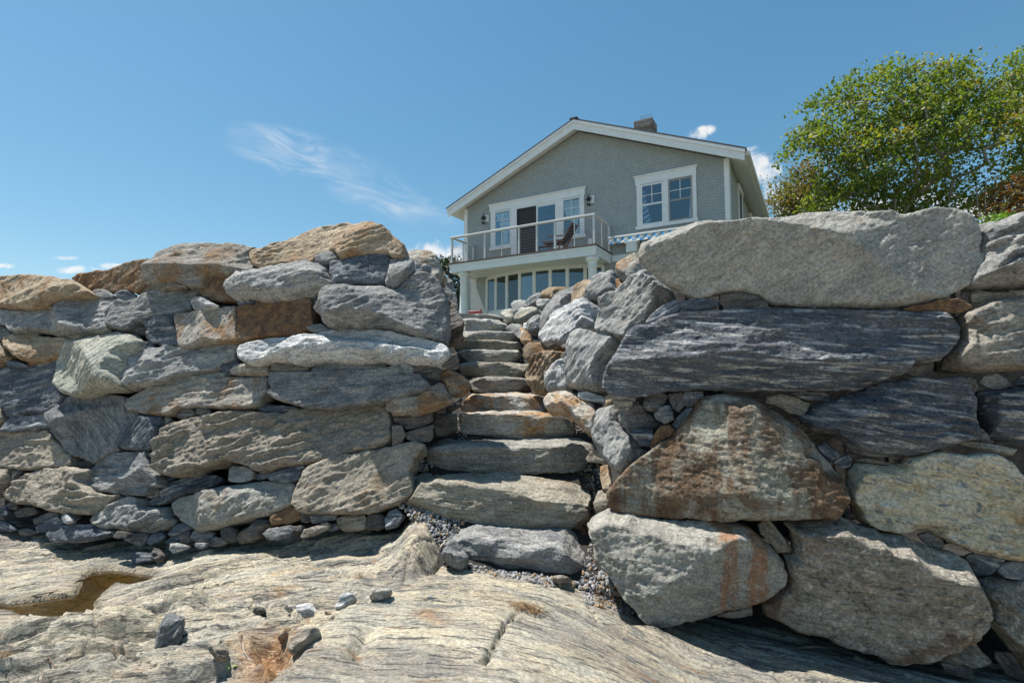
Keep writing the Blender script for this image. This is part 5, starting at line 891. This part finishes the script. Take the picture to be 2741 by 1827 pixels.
# deck chair on the balcony: built around its own base
Rz=Matrix.Rotation(math.radians(-30),4,'Z')
def hw(u,v,z): p=Rz@Vector((u,v,0));return (HO[0]+p.x,HO[1]+p.y,z)
dc=empty('deck_chair',hw(-1.62,-.95,6.125),math.radians(-30));tag(dc,'folding wooden deck chair with black sling on the balcony','chair')
for y in (-.26,.26):
    MB().bar((-.62,y,.42),(.10,y,.40),.045,.03).build('side_rail',MAH,dc)
    MB().bar((.55,y*.95,1.0),(-.02,y*.95,.08),.045,.03).build('back_upright',MAH,dc)
    MB().bar((-.58,y*.86,.42),(-.25,y*.86,.0),.04,.03).build('front_leg',MAH,dc)
    MB().bar((-.05,y*.8,.42),(.42,y*.8,.0),.04,.03).build('rear_leg',MAH,dc)
    MB().bar((-.40,y*1.1,.60),(.22,y*1.1,.56),.06,.025).build('armrest',MAH,dc)
MB().bar((.54,-.26,.99),(.54,.26,.99),.04).build('top_bar',MAH,dc);MB().bar((-.6,-.26,.42),(-.6,.26,.42),.04).build('front_bar',MAH,dc)
mb=MB();cv=[(.52,.97),(.42,.78),(.28,.58),(.14,.42),(-.05,.36),(-.3,.37),(-.58,.42)];ra=[mb.bm.verts.new((x-.015,-.235,z)) for x,z in cv];rb=[mb.bm.verts.new((x-.015,.235,z)) for x,z in cv]
for k in range(6): mb.bm.faces.new((ra[k],ra[k+1],rb[k+1],rb[k])).smooth=True
mb.build('sling',BLKF,dc)
# red slatted seat by the lower door
RED=plain('red_paint',(.30,.05,.05),.5,.15,10)
rc=empty('garden_bench',hw(-5.92,-.55,3.2),math.radians(-30));tag(rc,'red slatted bench behind the top step beside the left porch column','bench')
for k in range(4): MB().box(-.42,.42,.16+.02*k,.19+.02*k,.55+.16*k,.68+.16*k,.01).build('back_slat',RED,rc)
for k in range(4): MB().box(-.42,.42,-.30+.11*k,-.21+.11*k,.42,.45,.01).build('seat_slat',RED,rc)
for x in (-.36,.36):
    MB().box(x-.03,x+.03,-.30,-.24,0,.418).build('leg',RED,rc);MB().bar((x,.13,.0),(x,.25,1.2),.05).build('leg',RED,rc)
# ---------------------------------------------------------------- trees
BARK=plain('bark',(.25,.235,.21),.9,.35,14,.6,.03)
def leaf_mat(name,cols,tr_=.35):
    N=NT(name);c=N.attr('fco');s=N.n('ShaderNodeSeparateXYZ',{0:c}).outputs
    rp=N.n('ShaderNodeValToRGB',{0:s[0]});e=rp.color_ramp.elements
    while len(e)<len(cols): e.new(.5)
    for k,(p,cc) in enumerate(cols): e[k].position=p;e[k].color=(*cc,1)
    d=N.n('ShaderNodeBsdfPrincipled',{'Base Color':rp.outputs[0],'Roughness':.5});t=N.n('ShaderNodeBsdfTranslucent',{'Color':N.mix(1.,rp.outputs[0],(1.3,1.35,.5),'MULTIPLY')})
    m=N.n('ShaderNodeMixShader',{0:tr_,1:d.outputs[0],2:t.outputs[0]});N.t.links.new(m.outputs[0],N.out.inputs[0]);return N.m
def make_tree(name,label,outline,d,thick,base,ncl,nleaf,lsize,lm,lean=(.5,.2),seed=1,stems=5,gap=.0,spread=.42,kind=None,sc_=1.):
    rg=np.random.default_rng(seed);pg=np.array(P2(outline));lo=pg.min(0);hi=pg.max(0);mpp=d/F
    q=rg.uniform(lo,hi,(ncl*40,2));sd,_=poly_sdf(q,pg);q=q[sd>2];sd=sd[sd>2]
    dep=d+rg.uniform(-1,1,len(q))*np.minimum(thick,.55*sd*mpp*1.6+.4)
    nz=fbm(np.stack([q[:,0]*.012,q[:,1]*.016,dep*.5],1),3);keep=nz>gap;q=q[keep];dep=dep[keep]
    P=np.array([at(x,y,t) for (x,y),t in zip(q,dep)])
    sel=[];md=(1.25*(hi-lo).prod()*mpp*mpp*thick/ncl/2)**(1/3)*.72
    for i in range(len(P)):
        if len(sel)>=ncl: break
        if not sel or np.min(((P[sel]-P[i])**2).sum(1))>md*md: sel.append(i)
    P=P[sel];B=np.array(base,float)
    nodes=[B+(0,0,-1.),B];par=[-1,0]
    for k in range(stems):
        a=rg.uniform(0,6.28);p=B.copy()
        prev=1
        for j in range(4):
            p=p+sc_*np.array([math.cos(a)*.32+lean[0]*.25*(j+1)*.6,math.sin(a)*.25,.55+.12*j])*(1+.2*rg.normal());nodes.append(p.copy());par.append(prev);prev=len(nodes)-1
    od=np.argsort(((P-B)**2).sum(1))
    for i in od:
        p=P[i];Nn=np.array(nodes[1:]);dv=p-Nn;dist=np.linalg.norm(dv,axis=1);db=np.linalg.norm(Nn-B,axis=1);cost=dist+.28*db+np.where(Nn[:,2]>p[2]+.35,1.5,0)
        k=int(np.argmin(cost))+1;a=nodes[k];L_=np.linalg.norm(p-a);ns=max(1,int(L_/.55));prev=k
        for j in range(1,ns+1):
            t=j/ns;m=a+(p-a)*t+np.array([0,0,-.10*L_*t*(1-t)*1.5])+rg.normal(size=3)*.05*(t<1);nodes.append(m);par.append(prev);prev=len(nodes)-1
    nodes=np.array(nodes);par=np.array(par);cnt=np.ones(len(nodes))
    ch=np.bincount(par[par>=0],minlength=len(nodes));cnt=np.where(ch==0,1.,0.)
    for i in range(len(nodes)-1,0,-1): cnt[par[i]]+=cnt[i]
    rad=.021*cnt**.43
    root=empty(name,B+(0,0,-1.));tag(root,label,'tree','trees beyond the wall',kind)
    V=[];Q=[];m=6
    for i in range(1,len(nodes)):
        a,b=nodes[par[i]],nodes[i];dv=b-a;L_=np.linalg.norm(dv)
        if L_<1e-4: continue
        dv/=L_;x=np.cross(dv,(.3,.2,.9));x/=np.linalg.norm(x);y=np.cross(dv,x);th=np.arange(m)*2*math.pi/m;ring=np.outer(np.cos(th),x)+np.outer(np.sin(th),y)
        r0=rad[par[i]] if par[par[i]]>=0 and cnt[par[i]]<cnt[i]*1.8 else rad[i]*1.08;k=len(V)*m;V.append(a+ring*r0-dv*.01);V.append(b+ring*rad[i]+dv*.01)
        Q+=[(k+j,k+(j+1)%m,k+m+(j+1)%m,k+m+j) for j in range(m)]
    o=link('trunk',mesh_np('trunk',np.concatenate(V)-(B+(0,0,-1.)),np.array(Q)),BARK,root)
    # leaves
    n=len(P)*nleaf;cl=np.repeat(np.arange(len(P)),nleaf);ctr=P[cl]
    g=rg.normal(size=(n,3))*np.array([spread*1.15,spread,spread*.62]);g[:,2]+=g[:,0]*lean[1];pos=ctr+g
    A=rg.normal(size=(n,3));A/=np.linalg.norm(A,axis=1)[:,None];A=A*.8+np.array([.25,-.1,-.15]);A/=np.linalg.norm(A,axis=1)[:,None]
    Bv=np.cross(A,rg.normal(size=(n,3))+np.array([0,0,1.2]));Bv/=np.linalg.norm(Bv,axis=1)[:,None]+1e-6;sz=lsize*np.exp(rg.normal(size=n)*.25)[:,None]
    nr=np.cross(A,Bv)*sz*.12
    v0=pos-A*sz*.5;v1=pos+Bv*sz*.36+nr;v2=pos+A*sz*.5;v3=pos-Bv*sz*.36+nr
    V=np.stack([v0,v1,v2,v3],1).reshape(-1,3);Q=np.arange(4*n).reshape(-1,4)
    hue=np.clip(.5+.20*rg.normal(size=len(P))[cl]+.13*rg.normal(size=n),0,1);cc=np.stack([hue,hue*0,hue*0],1)
    o=link('crown',mesh_np('crown',V-(B+(0,0,-1.)),Q,False,{'fco':('FLOAT_VECTOR',np.repeat(cc,4,0))}),lm,root);return root
LG=leaf_mat('green_leaf',[(0.,(.06,.105,.025)),(.4,(.115,.17,.032)),(.68,(.17,.22,.038)),(.9,(.28,.27,.045)),(1.,(.25,.17,.06))],.5)
LB=leaf_mat('bronze_leaf',[(0.,(.10,.13,.035)),(.5,(.18,.175,.055)),(.75,(.24,.16,.08)),(1.,(.20,.10,.075))],.4)
LO=leaf_mat('orange_leaf',[(0.,(.10,.09,.02)),(.4,(.20,.10,.02)),(.8,(.25,.09,.02)),(1.,(.16,.05,.02))],.4)
LD=leaf_mat('dark_needle_leaf',[(0.,(.015,.025,.012)),(.6,(.03,.045,.02)),(.9,(.05,.065,.02)),(1.,(.14,.2,.02))],.2)
make_tree('maple_tree','large green windswept maple tree behind the huge pale boulder','2064,402 2110,368 2118,318 2160,280 2158,252 2196,250 2250,268 2238,232 2262,210 2300,188 2352,172 2396,190 2440,172 2530,160 2600,176 2640,182 2690,150 2760,142 2900,170 2960,300 2930,460 2860,545 2720,520 2600,572 2460,590 2300,592 2170,600 2150,560 2196,470 2160,430 2120,412',24.,2.7,at(2380,640,24.),520,72,.150,LG,(.6,.55),3,8,-.10,.30)
make_tree('maple_tree','bronze leaved tree between the house roof and the green maple','2046,492 2080,476 2126,470 2130,440 2170,430 2200,470 2210,560 2190,600 2120,600 2075,560 2050,520',26.5,1.7,at(2160,640,26.5),95,60,.13,LB,(-.2,.1),5,5,-.2,.32)
make_tree('maple_tree','orange leaved tree at the right edge beyond the wall','2610,560 2640,520 2690,490 2760,470 2860,480 2900,560 2860,600 2700,600 2620,596',21.,1.6,at(2650,640,21.),85,52,.12,LO,(.5,.3),8,3,-.3,.3,None,.7)
make_tree('pine_tree','dark tree seen beside the left porch column','1170,705 1190,690 1225,695 1260,720 1260,840 1215,830 1192,790 1200,745',34.,1.5,at(1225,850,34.),60,60,.16,LD,(0,0),9,2,-.4,.34)
make_tree('shrub','bright green shrub peeking over the ridged boulder at right','2655,585 2680,575 2705,578 2720,600 2650,604',9.,.25,at(2685,640,9.),14,40,.06,leaf_mat('bright_leaf',[(0.,(.08,.16,.015)),(.5,(.12,.24,.02)),(1.,(.2,.3,.03))],.4),(0,0),12,2,-.6,.10,None,.08)
SKY_AIR,SKY_DUST,SKY_OZ,SKY_HUE,SKY_SAT,SKY_VAL,SKY_STR,CLOUD,EXPO,SUNE=1.0,.35,1.6,.485,1.42,.82,.15,4.1,.72,5.
# ---------------------------------------------------------------- light and sky
sund=Vector((-.43,.18,1.)).normalized();el=math.asin(sund.z);az=math.atan2(sund.x,sund.y)
sd=bpy.data.lights.new('sun','SUN');sd.energy=SUNE;sd.angle=math.radians(.53);sd.color=(1.,.955,.88);so=bpy.data.objects.new('sun',sd);COL.objects.link(so);so.rotation_euler=(-sund).to_track_quat('-Z','Y').to_euler();so.location=(-10,5,30)
wd=bpy.data.worlds.new('World');SC.world=wd;wd.use_nodes=True;T=wd.node_tree;T.nodes.clear()
class WN(NT):
    def __init__(s): s.t=T
N=WN();out=N.n('ShaderNodeOutputWorld');bg=N.n('ShaderNodeBackground')
sky=N.n('ShaderNodeTexSky',sky_type='NISHITA',sun_disc=False,sun_elevation=el,sun_rotation=az,altitude=0,air_density=SKY_AIR,dust_density=SKY_DUST,ozone_density=SKY_OZ)
v=N.n('ShaderNodeTexCoord').outputs['Generated'];s=N.n('ShaderNodeSeparateXYZ',{0:v}).outputs
yy=N.math('MAXIMUM',s[1],.02);tx=N.math('DIVIDE',s[0],yy);tz=N.math('DIVIDE',s[2],yy)
front=N.ramp(s[1],.05,.2)
def blob(x,y,rx,ry,rot=0,soft=.9):
    # heading/elevation of the cloud as seen from the shore
    r=ray(x,y);cx,cz=r[0]/r[1],r[2]/r[1];c,sn=math.cos(rot),math.sin(rot)
    a=N.math('SUBTRACT',tx,cx);b=N.math('SUBTRACT',tz,cz)
    p=N.math('DIVIDE',N.math('ADD',N.math('MULTIPLY',a,c),N.math('MULTIPLY',b,sn)),rx/F);q=N.math('DIVIDE',N.math('SUBTRACT',N.math('MULTIPLY',b,c),N.math('MULTIPLY',a,sn)),ry/F)
    e=N.math('ADD',N.math('MULTIPLY',p,p),N.math('MULTIPLY',q,q));return N.ramp(e,1.,0.)
cv=N.n('ShaderNodeCombineXYZ',{0:tx,1:tz,2:0.}).outputs[0]
rotv=N.n('ShaderNodeVectorRotate',{'Vector':cv,'Angle':math.radians(24)},rotation_type='Z_AXIS').outputs[0]
wisp=N.noise(N.scale(rotv,(6.,19.,1.)),1.,8,.58,1.3);fluff=N.noise(cv,26.,9,.62,.5);patch=N.noise(N.scale(rotv,(4.,8.,1.)),1.,5,.6,.3)
def mx2(*a):
    r=a[0]
    for b in a[1:]: r=N.math('MAXIMUM',r,b)
    return r
cir=mx2(blob(840,430,280,75,-math.radians(14)),blob(980,500,300,70,-math.radians(26)),blob(760,375,190,48,-math.radians(12)),blob(1060,545,220,50,-math.radians(12)),blob(1000,520,240,60,-math.radians(22)))
cirm=N.math('MULTIPLY',N.math('MULTIPLY',cir,N.ramp(wisp,.34,.80)),N.ramp(patch,.25,.55))
cum=mx2(blob(1180,690,120,70),blob(205,722,90,16),blob(300,712,44,14),blob(172,690,50,10),blob(28,711,70,10),blob(2030,440,85,68,-.5),blob(1875,355,72,26,.25),blob(2130,545,190,95),blob(2500,560,420,85))
cumm=N.ramp(N.math('ADD',N.math('MULTIPLY',N.math('SUBTRACT',fluff,.5),4.2),N.math('MULTIPLY',cum,1.35)),.55,2.0)
cumm=N.math('MULTIPLY',cumm,N.ramp(cum,.0,.25))
cl=N.math('MULTIPLY',front,N.math('MAXIMUM',N.math('MULTIPLY',cirm,.5),N.math('MULTIPLY',cumm,.92)),True)
skyc=N.n('ShaderNodeHueSaturation',{'Hue':SKY_HUE,'Saturation':SKY_SAT,'Value':SKY_VAL,'Color':N.n('ShaderNodeGamma',{'Color':sky.outputs[0],'Gamma':.75}).outputs[0]}).outputs[0]
cc=N.mix(1.,skyc,(0,0,0),'ADD');cloudc=(CLOUD,CLOUD*.985,CLOUD*.96)
T.links.new(N.mix(cl,skyc,cloudc),bg.inputs[0]);bg.inputs[1].default_value=SKY_STR;T.links.new(bg.outputs[0],out.inputs[0])
SC.view_settings.view_transform='Standard';SC.view_settings.look='None';SC.view_settings.exposure=EXPO;SC.view_settings.gamma=1
SC.cycles.max_bounces=6;SC.cycles.diffuse_bounces=4;SC.cycles.transparent_max_bounces=12;SC.cycles.sample_clamp_indirect=6
SC.cycles.use_denoising=True
